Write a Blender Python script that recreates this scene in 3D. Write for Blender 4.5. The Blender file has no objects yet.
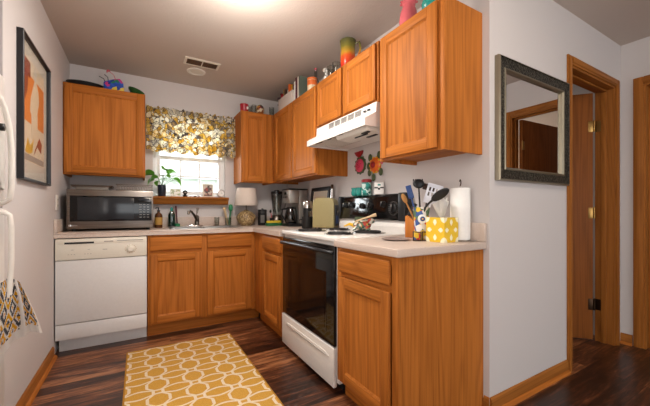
import bpy, bmesh, math, random
from mathutils import Vector, Matrix
from math import sin, cos, pi, radians as R
random.seed(7)
scene = bpy.context.scene
COL = scene.collection

# ------------------------------------------------------------------ camera, world, light, exposure
F_PX, SHIFT_X, SHIFT_Y = 314.8, (325-320.6)/650, (210.56-203)/650
cam_d = bpy.data.cameras.new('camera'); cam = bpy.data.objects.new('camera', cam_d); COL.objects.link(cam)
cam_d.sensor_fit = 'HORIZONTAL'; cam_d.sensor_width = 36; cam_d.lens = 36*F_PX/650
cam_d.shift_x = SHIFT_X; cam_d.shift_y = SHIFT_Y; cam_d.clip_start = .02
cam.location = (.5406, -3.6126, 1.0702); cam.rotation_euler = (pi/2, 0, -.5243)
scene.camera = cam
world = bpy.data.worlds.new('world'); scene.world = world; world.use_nodes = True
wb = world.node_tree.nodes['Background']; wb.inputs[0].default_value = (.93, .97, 1, 1); wb.inputs[1].default_value = 3.2

def area(name, loc, rot, sx, sy, power, color):
    l = bpy.data.lights.new(name, 'AREA'); l.shape = 'RECTANGLE'; l.size = sx; l.size_y = sy; l.energy = power; l.color = color
    o = bpy.data.objects.new(name, l); COL.objects.link(o); o.location = loc; o.rotation_euler = rot
    return o
# added fill light from the unseen dining end of the room, behind the camera
area('rear_fill', (2.2, -6.9, 1.25), (pi/2, 0, 0), 2.4, 2.1, 5, (1, .96, .92))
# added fill light at the unseen left wall, brightening the range wall
area('left_fill', (.03, -3.55, 1.35), (0, -pi/2, 0), 1.4, 1.6, 20, (1, .96, .92))
# added fill lights that brighten the two rooms behind the doorways
area('side_room_fill', (5.4, -5.8, 1.5), (pi/2, 0, 0), 1.2, 1.2, 45, (1, .95, .88))
area('bedroom_fill', (3.0, -.75, 1.6), (-pi/2, 0, 0), 1.0, 1.0, 5, (1, .97, .94))
# daylight through the kitchen window
area('window_daylight', (1.03, .30, 1.56), (-pi/2, 0, 0), .7, .6, 20, (.95, .98, 1))
scene.view_settings.view_transform = 'Standard'; scene.view_settings.look = 'None'
scene.view_settings.gamma = 1; scene.view_settings.use_curve_mapping = False
scene.view_settings.exposure = 0.12

# ------------------------------------------------------------------ materials
def lin(c):
    f = lambda v: v/12.92 if v <= .04045 else ((v+.055)/1.055)**2.4
    return tuple(f(x/255) for x in c) + (1,)
class NT:
    """small node-tree helper"""
    def __init__(s, m): s.t = m.node_tree; s.n = s.t.nodes; s.b = s.n['Principled BSDF']
    def new(s, typ, **kw):
        n = s.n.new(typ)
        for k, v in kw.items(): setattr(n, k, v)
        return n
    def link(s, a, b): s.t.links.new(a, b)
    def set(s, sock, v):
        if hasattr(v, 'is_output'): s.link(v, sock)
        else: sock.default_value = v
    def math(s, op, a, b=0.0, c=None):
        n = s.new('ShaderNodeMath', operation=op); s.set(n.inputs[0], a); s.set(n.inputs[1], b)
        if c is not None: s.set(n.inputs[2], c)
        return n.outputs[0]
    def mix(s, f, a, b, typ='MIX'):
        n = s.new('ShaderNodeMix', data_type='RGBA', blend_type=typ); s.set(n.inputs[0], f); s.set(n.inputs[6], a); s.set(n.inputs[7], b)
        return n.outputs[2]
    def ramp(s, f, stops, interp='LINEAR'):
        n = s.new('ShaderNodeValToRGB'); e = n.color_ramp.elements; n.color_ramp.interpolation = interp
        while len(e) < len(stops): e.new(.5)
        for k, (p, c) in zip(e, stops): k.position = p; k.color = c
        s.link(f, n.inputs[0]); return n.outputs[0]
    def coord(s, scale=(1,1,1), rnd=True, loc=(0,0,0)):
        tc = s.new('ShaderNodeTexCoord'); v = tc.outputs['Object']
        if rnd:
            oi = s.new('ShaderNodeObjectInfo'); m = s.new('ShaderNodeVectorMath', operation='SCALE')
            m.inputs[0].default_value = (7.3, 5.1, 9.7); s.link(oi.outputs['Random'], m.inputs['Scale'])
            a = s.new('ShaderNodeVectorMath', operation='ADD'); s.link(v, a.inputs[0]); s.link(m.outputs[0], a.inputs[1]); v = a.outputs[0]
        mp = s.new('ShaderNodeMapping'); mp.inputs['Scale'].default_value = scale; mp.inputs['Location'].default_value = loc
        s.link(v, mp.inputs[0]); return mp.outputs[0]
    def noise(s, v, scale, detail=2, rough=.5, dist=0):
        n = s.new('ShaderNodeTexNoise'); s.link(v, n.inputs['Vector']); n.inputs['Scale'].default_value = scale
        n.inputs['Detail'].default_value = detail; n.inputs['Roughness'].default_value = rough; n.inputs['Distortion'].default_value = dist
        return n.outputs['Fac']
    def bump(s, h, strength, dist=.002):
        n = s.new('ShaderNodeBump'); n.inputs['Strength'].default_value = strength; n.inputs['Distance'].default_value = dist
        s.link(h, n.inputs['Height']); s.link(n.outputs[0], s.b.inputs['Normal'])
M = {}
def mat(name, rgb, rough=.5, metal=0, spec=.5, coat=0, emit=0, trans=0, ior=1.45, alpha=1, fine=True):
    m = bpy.data.materials.new(name); m.use_nodes = True; t = NT(m); b = t.b
    c = lin(rgb); b.inputs['Base Color'].default_value = c; b.inputs['Roughness'].default_value = rough
    b.inputs['Metallic'].default_value = metal; b.inputs['Specular IOR Level'].default_value = spec
    b.inputs['Coat Weight'].default_value = coat; b.inputs['Transmission Weight'].default_value = trans; b.inputs['IOR'].default_value = ior
    if emit: b.inputs['Emission Color'].default_value = c; b.inputs['Emission Strength'].default_value = emit
    if fine and not trans and not emit:      # faint unevenness of the finish
        n = t.noise(t.coord((1,1,1)), 60, 3)
        t.link(t.mix(.5, c, t.mix(n, tuple(x*.9 for x in c[:3])+(1,), tuple(min(1, x*1.1) for x in c[:3])+(1,))), b.inputs['Base Color'])
    M[name] = m; return m, t
def oak(name, axis, dark, light, rough=.52):
    m, t = mat(name, light, rough, fine=False)
    sc = [1.0, 1.0, 1.0]; sc[axis] = .07
    v = t.coord(sc)
    n = t.noise(v, 5.5, 2, .45, .3)
    rings = t.math('SINE', t.math('MULTIPLY', n, 78.0))
    rings = t.math('MULTIPLY_ADD', rings, .5, .5)
    rings = t.math('POWER', rings, 2.2)
    sc2 = [1.0, 1.0, 1.0]; sc2[axis] = .018
    pores = t.noise(t.coord(sc2), 120, 2, .6)
    pores = t.ramp(pores, [(.38, (0,0,0,1)), (.62, (1,1,1,1))])
    tone = t.noise(t.coord(sc), 2.2, 1)
    f = t.math('ADD', t.math('MULTIPLY', rings, .27), t.math('MULTIPLY', pores, .30))
    f = t.math('ADD', f, t.math('MULTIPLY_ADD', tone, .7, -.22))
    c = t.ramp(f, [(.0, lin(light)), (1.0, lin(dark))])
    t.link(c, t.b.inputs['Base Color']); t.bump(f, .10, .001)
    t.b.inputs['Specular IOR Level'].default_value = .16; t.b.inputs['Coat Weight'].default_value = 0; t.b.inputs['Coat Roughness'].default_value = .3
OL, OD = (192, 116, 48), (126, 68, 21)
oak('oak_x', 0, OD, OL); oak('oak_y', 1, OD, OL); oak('oak_z', 2, OD, OL)
TL, TD = (172, 108, 48), (122, 70, 24)
oak('trim_x', 0, TD, TL); oak('trim_y', 1, TD, TL); oak('trim_z', 2, TD, TL)
oak('leaf_z', 2, (106, 58, 24), (152, 90, 42))
oak('knife_wood', 2, (176, 100, 40), (214, 140, 70)); oak('spoon_wood', 2, (140, 92, 48), (190, 140, 86))

def wall_mat(name, rgb, scale, strength, rough=.7):
    m, t = mat(name, rgb, rough, spec=.25, fine=False)
    v = t.coord(rnd=False); n = t.noise(v, scale, 4, .6); t.bump(n, strength, .004)
wall_mat('wall_paint', (207, 201, 199), 130, .12); wall_mat('ceiling_paint', (198, 186, 176), 55, .45, .85)
# wood plank floor
m, t = mat('floor_planks', (80, 45, 28), .3, fine=False)
v = t.coord(rnd=False)
br = t.new('ShaderNodeTexBrick'); t.link(v, br.inputs['Vector']); br.offset = .37; br.offset_frequency = 2
for k, val in (('Scale', 1.0), ('Mortar Size', .0012), ('Mortar Smooth', .1), ('Bias', 0.0), ('Brick Width', 1.22), ('Row Height', .095)): br.inputs[k].default_value = val
br.inputs['Color1'].default_value = (0,0,0,1); br.inputs['Color2'].default_value = (1,1,1,1); br.inputs['Mortar'].default_value = (.3,.3,.3,1)
sep = t.new('ShaderNodeSeparateColor'); t.link(br.outputs['Color'], sep.inputs[0])
vm = t.new('ShaderNodeVectorMath', operation='MULTIPLY_ADD'); t.link(br.outputs['Color'], vm.inputs[0]); vm.inputs[1].default_value = (13, 9, 5); t.link(v, vm.inputs[2])
mp = t.new('ShaderNodeMapping'); mp.inputs['Scale'].default_value = (.11, 1, 1); t.link(vm.outputs[0], mp.inputs[0])
s1 = t.noise(mp.outputs[0], 30, 5, .65, .6); s2 = t.noise(mp.outputs[0], 120, 3, .6)
f = t.math('ADD', t.math('MULTIPLY', s1, 1.1), t.math('MULTIPLY', s2, .35)); f = t.math('ADD', f, t.math('MULTIPLY_ADD', sep.outputs[0], .34, -.42))
c = t.ramp(f, [(.28, lin((40, 23, 17))), (.44, lin((78, 44, 29))), (.56, lin((114, 68, 43))), (.72, lin((166, 112, 74)))])
c = t.mix(br.outputs['Fac'], c, lin((30, 16, 12))); t.link(c, t.b.inputs['Base Color']); t.bump(f, .12, .001)
# speckled laminate worktop
m, t = mat('laminate', (196, 176, 162), .38, fine=False)
n = t.noise(t.coord(rnd=False), 420, 2); n2 = t.noise(t.coord(rnd=False), 30, 2)
c = t.ramp(n, [(.3, lin((170, 148, 134))), (.5, lin((202, 184, 171))), (.7, lin((216, 202, 191)))])
t.link(c, t.b.inputs['Base Color'])
# rug trellis
m, t = mat('rug_weave', (203, 155, 70), .95, spec=.1, fine=False)
tc = t.new('ShaderNodeTexCoord'); sx = t.new('ShaderNodeSeparateXYZ'); t.link(tc.outputs['Object'], sx.inputs[0])
P_, Q_ = .205, .172
def fold(co, per, off):     # distance to the nearest chain axis
    a = t.math('FRACT', t.math('ADD', t.math('DIVIDE', t.math('ADD', co, off), per), 40.5))
    return t.math('MULTIPLY', t.math('ABSOLUTE', t.math('SUBTRACT', a, .5)), per)
def swing(co, per, off, k):
    w = t.math('COSINE', t.math('MULTIPLY', t.math('ADD', co, off), 2*pi/per)); w = t.math('MULTIPLY', w, k)
    n = t.new('ShaderNodeClamp'); t.link(w, n.inputs[0]); n.inputs[1].default_value = -1; n.inputs[2].default_value = 1; return n.outputs[0]
X_, Y_ = sx.outputs[0], sx.outputs[1]
l1 = t.math('ABSOLUTE', t.math('SUBTRACT', fold(X_, P_, 0), t.math('MULTIPLY_ADD', swing(Y_, Q_, 0, 1.7), .016, .041)))
l2 = t.math('ABSOLUTE', t.math('SUBTRACT', fold(Y_, Q_, Q_/2), t.math('MULTIPLY_ADD', swing(X_, P_, P_/2, 1.0),   .012, .031)))
line = t.math('LESS_THAN', t.math('MINIMUM', t.math('MULTIPLY', l1, .85), l2), .0070)
nz = t.noise(tc.outputs['Object'], 260, 2)
gold = t.ramp(nz, [(.3, lin((186, 138, 58))), (.7, lin((212, 165, 80)))]); wht = t.ramp(nz, [(.3, lin((214, 194, 165))), (.7, lin((232, 216, 190)))])
edge = t.math('GREATER_THAN', t.math('MAXIMUM', t.math('SUBTRACT', t.math('ABSOLUTE', X_), .372), t.math('SUBTRACT', t.math('ABSOLUTE', t.math('ADD', Y_, .05)), .642)), 0)
t.link(t.mix(edge, t.mix(line, gold, wht), lin((178, 128, 52))), t.b.inputs['Base Color']); t.bump(nz, .5, .003)
# valance print
m, t = mat('valance_print', (200, 180, 120), .9, spec=.1, fine=False)
v = t.coord((1, .25, 1), rnd=False)
dn = t.new('ShaderNodeTexNoise'); t.link(v, dn.inputs['Vector']); dn.inputs['Scale'].default_value = 14; dn.inputs['Detail'].default_value = 1
va = t.new('ShaderNodeVectorMath', operation='MULTIPLY_ADD'); t.link(dn.outputs['Color'], va.inputs[0]); va.inputs[1].default_value = (.07,.07,.07); t.link(v, va.inputs[2])
vo = t.new('ShaderNodeTexVoronoi'); t.link(va.outputs[0], vo.inputs['Vector']); vo.inputs['Scale'].default_value = 27
ve = t.new('ShaderNodeTexVoronoi', feature='DISTANCE_TO_EDGE'); t.link(va.outputs[0], ve.inputs['Vector']); ve.inputs['Scale'].default_value = 27
sc_ = t.new('ShaderNodeSeparateColor'); t.link(vo.outputs['Color'], sc_.inputs[0])
base = t.ramp(sc_.outputs[0], [(0, lin((212, 176, 84))), (.26, lin((240, 232, 210))), (.52, lin((136, 130, 130))), (.64, lin((222, 192, 110))), (.82, lin((244, 238, 224)))], 'CONSTANT')
rings = t.math('SINE', t.math('MULTIPLY', vo.outputs['Distance'], 26)); ringm = t.math('GREATER_THAN', rings, .45)
c2 = t.ramp(sc_.outputs[1], [(0, lin((92, 86, 88))), (.3, lin((216, 182, 92))), (.6, lin((244, 238, 222)))], 'CONSTANT')
c = t.mix(t.math('MULTIPLY', ringm, .85), base, c2)
c = t.mix(t.math('LESS_THAN', ve.outputs['Distance'], .045), c, lin((84, 78, 78)))
t.link(c, t.b.inputs['Base Color'])
# towel ikat print: stepped diamonds
m, t = mat('towel_print', (230, 226, 220), .95, spec=.1, fine=False)
uvn = t.new('ShaderNodeUVMap'); sx = t.new('ShaderNodeSeparateXYZ'); t.link(uvn.outputs[0], sx.inputs[0])
def step(co, n): return t.math('DIVIDE', t.math('FLOOR', t.math('MULTIPLY', co, n)), n)
U_, V_ = step(sx.outputs[0], 132.0), step(sx.outputs[1], 132.0)
Pt = .095
fu = t.math('ABSOLUTE', t.math('SUBTRACT', t.math('FRACT', t.math('ADD', t.math('DIVIDE', U_, Pt), 20.0)), .5))
fv = t.math('ABSOLUTE', t.math('SUBTRACT', t.math('FRACT', t.math('ADD', t.math('DIVIDE', V_, Pt*1.15), 20.0)), .5))
d = t.math('ADD', fu, fv)
row = t.math('FLOOR', t.math('ADD', t.math('DIVIDE', V_, Pt*1.15), 20.0)); par = t.math('MODULO', row, 2.0)
Yw, Gy, Wh = lin((226, 172, 38)), lin((84, 84, 88)), lin((232, 228, 222))
ca = t.ramp(d, [(0, Gy), (.09, Wh), (.2, Yw), (.4, Wh), (.52, Gy), (.72, Wh), (.82, Yw)], 'CONSTANT')
cb = t.ramp(d, [(0, Yw), (.09, Wh), (.2, Gy), (.4, Wh), (.52, Yw), (.72, Wh), (.82, Gy)], 'CONSTANT')
c = t.mix(par, ca, cb)
hem = t.math('LESS_THAN', sx.outputs[1], .045)
edge = t.math('GREATER_THAN', sx.outputs[0], .205); hem = t.math('MAXIMUM', hem, edge)
t.link(t.mix(hem, c, lin((236, 232, 228))), t.b.inputs['Base Color'])
# tissue box print
m, t = mat('tissue_print', (226, 190, 50), .6, fine=False)
uvn = t.new('ShaderNodeUVMap'); sx = t.new('ShaderNodeSeparateXYZ'); t.link(uvn.outputs[0], sx.inputs[0])
fu = t.math('SUBTRACT', t.math('FRACT', t.math('MULTIPLY', sx.outputs[0], 1.0)), .5); fv = t.math('SUBTRACT', t.math('FRACT', t.math('MULTIPLY', sx.outputs[1], 1.0)), .5)
r2 = t.math('SQRT', t.math('ADD', t.math('MULTIPLY', fu, fu), t.math('MULTIPLY', fv, fv)))
an = t.math('ARCTAN2', fv, fu); pet = t.math('COSINE', t.math('MULTIPLY', an, 4.0))
p1 = t.math('LESS_THAN', t.math('ABSOLUTE', t.math('SUBTRACT', r2, .30)), t.math('MULTIPLY', t.math('MULTIPLY_ADD', pet, 1.0, -.25), .17))
p2 = t.math('LESS_THAN', t.math('ABSOLUTE', t.math('SUBTRACT', r2, .60)), t.math('MULTIPLY', t.math('MULTIPLY_ADD', pet, -1.0, -.25), .13))
t.link(t.mix(t.math('MAXIMUM', p1, p2), lin((226, 186, 44)), lin((240, 232, 200))), t.b.inputs['Base Color'])
# patterned crock / gift prints: voronoi patches
def patches(name, cols, scale, rough=.35):
    m, t = mat(name, (200, 200, 200), rough, fine=False)
    vo = t.new('ShaderNodeTexVoronoi'); t.link(t.coord(), vo.inputs['Vector']); vo.inputs['Scale'].default_value = scale
    s = t.new('ShaderNodeSeparateColor'); t.link(vo.outputs['Color'], s.inputs[0])
    t.link(t.ramp(s.outputs[0], [(i/len(cols), lin(c)) for i, c in enumerate(cols)], 'CONSTANT'), t.b.inputs['Base Color'])
patches('crock_print', [(228, 222, 214), (60, 90, 150), (206, 54, 44), (226, 190, 60), (90, 120, 90), (235, 230, 222)], 34)
patches('blue_print', [(34, 70, 168), (28, 56, 140), (190, 60, 130), (224, 196, 60), (40, 88, 190), (40, 120, 90)], 42)
patches('painted_print', [(80, 112, 90), (180, 66, 56), (214, 206, 190), (96, 120, 110), (196, 156, 80), (64, 92, 80), (206, 200, 184)], 60)
patches('teal_print', [(30, 130, 122), (210, 230, 226), (24, 110, 104), (60, 160, 150)], 55)
patches('snack_print', [(120, 40, 34), (196, 150, 60), (70, 52, 44), (214, 196, 160), (150, 84, 40)], 30)
patches('photo_print', [(120, 84, 72), (176, 140, 120), (80, 66, 64), (196, 180, 166), (140, 60, 54)], 45)
patches('card_print', [(206, 204, 190), (150, 160, 120), (222, 218, 206), (180, 170, 130)], 60)
patches('gold_weave', [(166, 140, 98), (138, 112, 74), (188, 164, 122), (112, 90, 60)], 90, .4)
# pitcher glaze: green rim over yellow over red
m, t = mat('pitcher_glaze', (200, 90, 40), .22, fine=False)
sx = t.new('ShaderNodeSeparateXYZ'); t.link(t.new('ShaderNodeTexCoord').outputs['Object'], sx.inputs[0])
h = t.math('ADD', t.math('MULTIPLY', sx.outputs[2], 4.3), t.math('MULTIPLY_ADD', t.noise(t.coord(), 25, 2), .14, -.07))
t.link(t.ramp(h, [(.1, lin((200, 44, 30))), (.42, lin((216, 84, 34))), (.56, lin((196, 148, 42))), (.74, lin((120, 116, 46))), (.92, lin((84, 84, 44)))]), t.b.inputs['Base Color'])
# melon and orange wall ornaments are plain glazes
for n_, c_, r_ in (('white_enamel', (226,222,217), .28), ('white_plastic', (228,224,216), .4), ('cream_plastic', (222,216,202), .42), ('dish_door', (214,211,209), .32),
    ('dark_slot', (34,32,32), .5), ('black_plastic', (26,26,28), .35), ('black_iron', (24,23,23), .5), ('black_gloss', (12,12,13), .08), ('coil', (30,28,28), .6),
    ('dark_brown', (64,42,32), .45), ('grey_mark', (150,146,142), .6), ('white_paper', (238,236,232), .9), ('shade_linen', (214,200,188), .9), ('olive', (158,146,104), .32),
    ('teal_glaze', (36,140,130), .22), ('red_glaze', (170,26,44), .2), ('pink_glaze', (212,104,112), .25), ('crimson', (150,28,34), .3), ('melon_pink', (208,62,92), .3), ('leaf_dark', (70,84,52), .4),
    ('orange_glaze', (226,106,26), .3), ('yellow_glaze', (226,176,40), .3), ('leaf_green', (110,164,58), .45), ('stem_green', (90,120,60), .5), ('pot_navy', (40,44,56), .3),
    ('bottle_brown', (86,50,24), .2), ('label_gold', (170,130,60), .5), ('green_plastic', (44,128,84), .35), ('blue_plastic', (44,72,126), .4), ('bright_blue', (36, 64, 150), .4), ('straw', (206,178,140), .7),
    ('green_glass_solid', (44,84,40), .15), ('slotted_white', (226,226,234), .4), ('orange_label', (216,106,42), .5), ('book_teal', (92,104,92), .6), ('book_cream', (214,204,190), .6), ('book_maroon', (86,38,48), .6),
    ('bin_white', (206,196,188), .5), ('plum_leaf', (70,40,46), .6), ('poster_mat', (216,206,190), .9), ('poster_orange', (224,134,62), .9), ('poster_rust', (150,72,44), .9), ('poster_cream', (226,206,176), .9), ('poster_sand', (226,208,180), .9), ('poster_grey', (168,156,144), .9),
    ('frame_black', (30,29,32), .35), ('plate_grey', (150,132,126), .3), ('sponge_yellow', (214,182,50), .8), ('dish_green', (36,104,60), .4), ('grass_green', (96,120,70), .95), ('siding', (240,240,240), .8), ('roof_grey', (206,204,202), .9), ('screen_dark', (36,38,42), .15), ('cork', (150,110,80), .8), ('knob_black', (18,18,19), .3), ('vinyl', (226,226,226), .4), ('room_beige', (196,168,140), .8)):
    mat(n_, c_, r_)
for n_, c_, r_ in (('steel', (176,170,164), .28), ('steel_dark', (120,112,104), .34), ('chrome', (214,212,210), .12), ('brass', (160,124,72), .35), ('bronze', (70,52,40), .4), ('steel_soft', (196,192,186), .5), ('bead_silver', (150,142,124), .42), ('drip_pan', (150,148,146), .3)):
    mat(n_, c_, r_, metal=1)
mat('mirror_silver', (232, 230, 228), .01, metal=1, fine=False)
# brushed steel of the microwave
m, t = mat('brushed', (168, 160, 152), .3, metal=1, fine=False)
n = t.noise(t.coord((.02, 1, 1)), 240, 2); t.link(t.ramp(n, [(.3, lin((112,104,97))), (.7, lin((142,134,127)))]), t.b.inputs['Base Color'])
# dark carved band of the mirror frame
m, t = mat('carved_band', (58, 56, 48), .4, metal=.5, fine=False)
vo = t.new('ShaderNodeTexVoronoi'); t.link(t.coord(), vo.inputs['Vector']); vo.inputs['Scale'].default_value = 95
t.link(t.ramp(vo.outputs['Distance'], [(.1, lin((112,108,94))), (.5, lin((36,35,30)))]), t.b.inputs['Base Color']); t.bump(vo.outputs['Distance'], .8, .004)
def glassy(name, tint, gloss=.12, rough=.02, fres=.7):
    m = bpy.data.materials.new(name); m.use_nodes = True; nt = m.node_tree; nt.nodes.remove(nt.nodes['Principled BSDF'])
    tr = nt.nodes.new('ShaderNodeBsdfTransparent'); tr.inputs[0].default_value = lin(tint); gl = nt.nodes.new('ShaderNodeBsdfGlossy'); gl.inputs['Roughness'].default_value = rough
    lw = nt.nodes.new('ShaderNodeLayerWeight'); lw.inputs[0].default_value = .25; mx = nt.nodes.new('ShaderNodeMixShader')
    mu = nt.nodes.new('ShaderNodeMath'); mu.operation = 'MULTIPLY_ADD'; mu.inputs[1].default_value = fres; mu.inputs[2].default_value = gloss*.3
    nt.links.new(lw.outputs['Fresnel'], mu.inputs[0]); nt.links.new(mu.outputs[0], mx.inputs[0]); nt.links.new(tr.outputs[0], mx.inputs[1]); nt.links.new(gl.outputs[0], mx.inputs[2])
    nt.links.new(mx.outputs[0], nt.nodes['Material Output'].inputs[0]); M[name] = m
glassy('pane_glass', (250, 252, 252)); glassy('clear_glass', (236, 238, 236), .12, .08); glassy('teal_glass', (70, 150, 140), .3); glassy('poster_glass', (252, 252, 252), .03, .05, .22); glassy('dark_glass', (70, 66, 64), .3)
m, t = mat('lamp_glass', (255, 238, 216), .4, emit=25.0)

# ------------------------------------------------------------------ geometry helpers
class MB:
    """collects shapes in the local frame of a thing, then links them as ONE mesh object"""
    def __init__(s, mtx=None): s.bm = bmesh.new(); s.mats = []; s.mtx = mtx or Matrix(); s.uvl = None
    def mi(s, name):
        if name not in s.mats: s.mats.append(name)
        return s.mats.index(name)
    def take(s, tmp, m):
        i = s.mi(m)
        for f in tmp.faces: f.material_index = i; f.smooth = True
        bmesh.ops.transform(tmp, matrix=s.mtx, verts=tmp.verts)
        me = bpy.data.meshes.new('tmp'); tmp.to_mesh(me); tmp.free(); s.bm.from_mesh(me); bpy.data.meshes.remove(me); return s
    def box(s, x0, x1, y0, y1, z0, z1, m, bev=0, seg=2):
        b = bmesh.new(); bmesh.ops.create_cube(b, size=1)
        for v in b.verts: v.co = Vector(((x0+x1)/2+v.co.x*abs(x1-x0), (y0+y1)/2+v.co.y*abs(y1-y0), (z0+z1)/2+v.co.z*abs(z1-z0)))
        if bev: bmesh.ops.bevel(b, geom=b.edges[:], offset=min(bev, .45*min(abs(x1-x0), abs(y1-y0), abs(z1-z0))), segments=seg, affect='EDGES', profile=.5)
        return s.take(b, m)
    def prism(s, poly, axis, a0, a1, m, bev=0, seg=2):
        b = bmesh.new()
        def pt(p, a): return Vector({'x': (a, p[0], p[1]), 'y': (p[0], a, p[1]), 'z': (p[0], p[1], a)}[axis])
        v0 = [b.verts.new(pt(p, a0)) for p in poly]; v1 = [b.verts.new(pt(p, a1)) for p in poly]
        b.faces.new(v0); b.faces.new(v1[::-1]); n = len(poly)
        for i in range(n): b.faces.new((v0[i], v1[i], v1[(i+1) % n], v0[(i+1) % n]))
        bmesh.ops.recalc_face_normals(b, faces=b.faces[:])
        if bev: bmesh.ops.bevel(b, geom=b.edges[:], offset=bev, segments=seg, affect='EDGES', profile=.5)
        return s.take(b, m)
    def lathe(s, prof, c, m, seg=28, sx=1, sy=1):
        b = bmesh.new(); rings = []
        for r, z in prof:
            if r < 1e-6: rings.append([b.verts.new((c[0], c[1], c[2]+z))])
            else: rings.append([b.verts.new((c[0]+r*sx*cos(2*pi*k/seg), c[1]+r*sy*sin(2*pi*k/seg), c[2]+z)) for k in range(seg)])
        for A, B in zip(rings, rings[1:]):
            for k in range(seg):
                j = (k+1) % seg
                if len(A) == 1 and len(B) == 1: continue
                if len(A) == 1: b.faces.new((A[0], B[k], B[j]))
                elif len(B) == 1: b.faces.new((A[k], A[j], B[0]))
                else: b.faces.new((A[k], A[j], B[j], B[k]))
        bmesh.ops.recalc_face_normals(b, faces=b.faces[:]); return s.take(b, m)
    def tube(s, pts, r, m, seg=10, closed=False, flat=1.0):
        pts = [Vector(p) for p in pts]; n = len(pts); rs = r if isinstance(r, (list, tuple)) else [r]*n
        b = bmesh.new(); rings = []; up = None
        for i in range(n):
            a = pts[i-1] if (i or closed) else pts[i]; c = pts[(i+1) % n] if (i < n-1 or closed) else pts[i]
            t_ = (c-a).normalized()
            if up is None: up = t_.orthogonal().normalized()
            up = (up - t_*up.dot(t_)).normalized(); w = t_.cross(up)
            rings.append([b.verts.new(pts[i]+(up*cos(2*pi*k/seg)*flat+w*sin(2*pi*k/seg))*rs[i]) for k in range(seg)])
        for i in range(n if closed else n-1):
            A, B = rings[i], rings[(i+1) % n]
            for k in range(seg): j = (k+1) % seg; b.faces.new((A[k], A[j], B[j], B[k]))
        if not closed: b.faces.new(rings[0][::-1]); b.faces.new(rings[-1])
        bmesh.ops.recalc_face_normals(b, faces=b.faces[:]); return s.take(b, m)
    def cyl(s, p0, p1, r, m, seg=20, bev=.0):
        p0, p1 = Vector(p0), Vector(p1)
        if bev:
            d = (p1-p0).normalized()*bev; return s.tube([p0, p0, p0+d, p1-d, p1, p1], [r-bev*.99, r-bev, r, r, r-bev, r-bev*.99], m, seg)
        return s.tube([p0, p1], r, m, seg)
    def ell(s, c, r, m, seg=18):
        b = bmesh.new(); bmesh.ops.create_uvsphere(b, u_segments=seg, v_segments=max(8, seg*2//3), radius=1)
        for v in b.verts: v.co = Vector((c[0]+v.co.x*r[0], c[1]+v.co.y*r[1], c[2]+v.co.z*r[2]))
        return s.take(b, m)
    def surf(s, fn, nu, nv, m, thick=0.0, uv=None):
        b = bmesh.new(); ul = b.loops.layers.uv.new('UVMap')
        g = [[b.verts.new(fn(i/nu, j/nv)) for j in range(nv+1)] for i in range(nu+1)]
        for i in range(nu):
            for j in range(nv):
                f = b.faces.new((g[i][j], g[i+1][j], g[i+1][j+1], g[i][j+1]))
                if uv:
                    for l, (a, c) in zip(f.loops, ((i, j), (i+1, j), (i+1, j+1), (i, j+1))): l[ul].uv = uv(a/nu, c/nv)
        if thick: bmesh.ops.solidify(b, geom=b.faces[:], thickness=thick)
        return s.take(b, m)
    def quadbox_uv(s, x0, x1, y0, y1, z0, z1, m):       # box whose side faces carry 0..1 UVs
        b = bmesh.new(); ul = b.loops.layers.uv.new('UVMap'); V = lambda *p: b.verts.new(p)
        for q in (((x0,y0),(x1,y0)), ((x1,y0),(x1,y1)), ((x1,y1),(x0,y1)), ((x0,y1),(x0,y0))):
            (a, c), (d, e) = q; f = b.faces.new((V(a,c,z0), V(d,e,z0), V(d,e,z1), V(a,c,z1)))
            for l, w in zip(f.loops, ((0,0),(1,0),(1,1),(0,1))): l[ul].uv = w
        for z in (z0, z1):
            f = b.faces.new((V(x0,y0,z), V(x1,y0,z), V(x1,y1,z), V(x0,y1,z)))
            for l, w in zip(f.loops, ((0,0),(1,0),(1,1),(0,1))): l[ul].uv = w
        bmesh.ops.remove_doubles(b, verts=b.verts[:], dist=1e-5); bmesh.ops.recalc_face_normals(b, faces=b.faces[:]); return s.take(b, m)
    def rframe(s, w, h, prof, mats, y0=0.0):
        """picture-frame moulding in the xz plane facing -y: prof = [(inset, out)]; mats per band"""
        b = bmesh.new(); loops = []
        for ins, out in prof: loops.append([b.verts.new((x, y0-out, z)) for x, z in ((ins, ins), (w-ins, ins), (w-ins, h-ins), (ins, h-ins))])
        ids = [s.mi(q) for q in mats]; fm = []
        for k, (A, B) in enumerate(zip(loops, loops[1:])):
            for i in range(4): j = (i+1) % 4; fm.append((b.faces.new((A[i], A[j], B[j], B[i])), ids[k]))
        A, B = loops[-1], loops[0]
        for i in range(4): j = (i+1) % 4; fm.append((b.faces.new((A[i], A[j], B[j], B[i])), ids[-1]))
        bmesh.ops.recalc_face_normals(b, faces=b.faces[:])
        for f, i in fm: f.material_index = i; f.smooth = True
        bmesh.ops.transform(b, matrix=s.mtx, verts=b.verts)
        me = bpy.data.meshes.new('tmp'); b.to_mesh(me); b.free(); s.bm.from_mesh(me); bpy.data.meshes.remove(me); return s
    def obj(s, name, parent=None, loc=None, rz=0, label=None):
        for e in s.bm.edges:
            if len(e.link_faces) == 2 and e.calc_face_angle(0) > R(38): e.smooth = False
        me = bpy.data.meshes.new(name); s.bm.to_mesh(me); s.bm.free()
        for q in s.mats: me.materials.append(M[q])
        o = bpy.data.objects.new(name, me); COL.objects.link(o)
        if parent: o.parent = parent
        if loc: o.location = loc
        if rz: o.rotation_euler.z = rz
        if label: o['label'] = label
        return o
def thing(name, label, cat, loc=(0,0,0), rz=0, group=None):
    o = bpy.data.objects.new(name, None); COL.objects.link(o); o.location = loc; o.rotation_euler.z = rz; o.empty_display_size = .1
    o['label'] = label; o['category'] = cat
    if group: o['group'] = group
    return o
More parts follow.
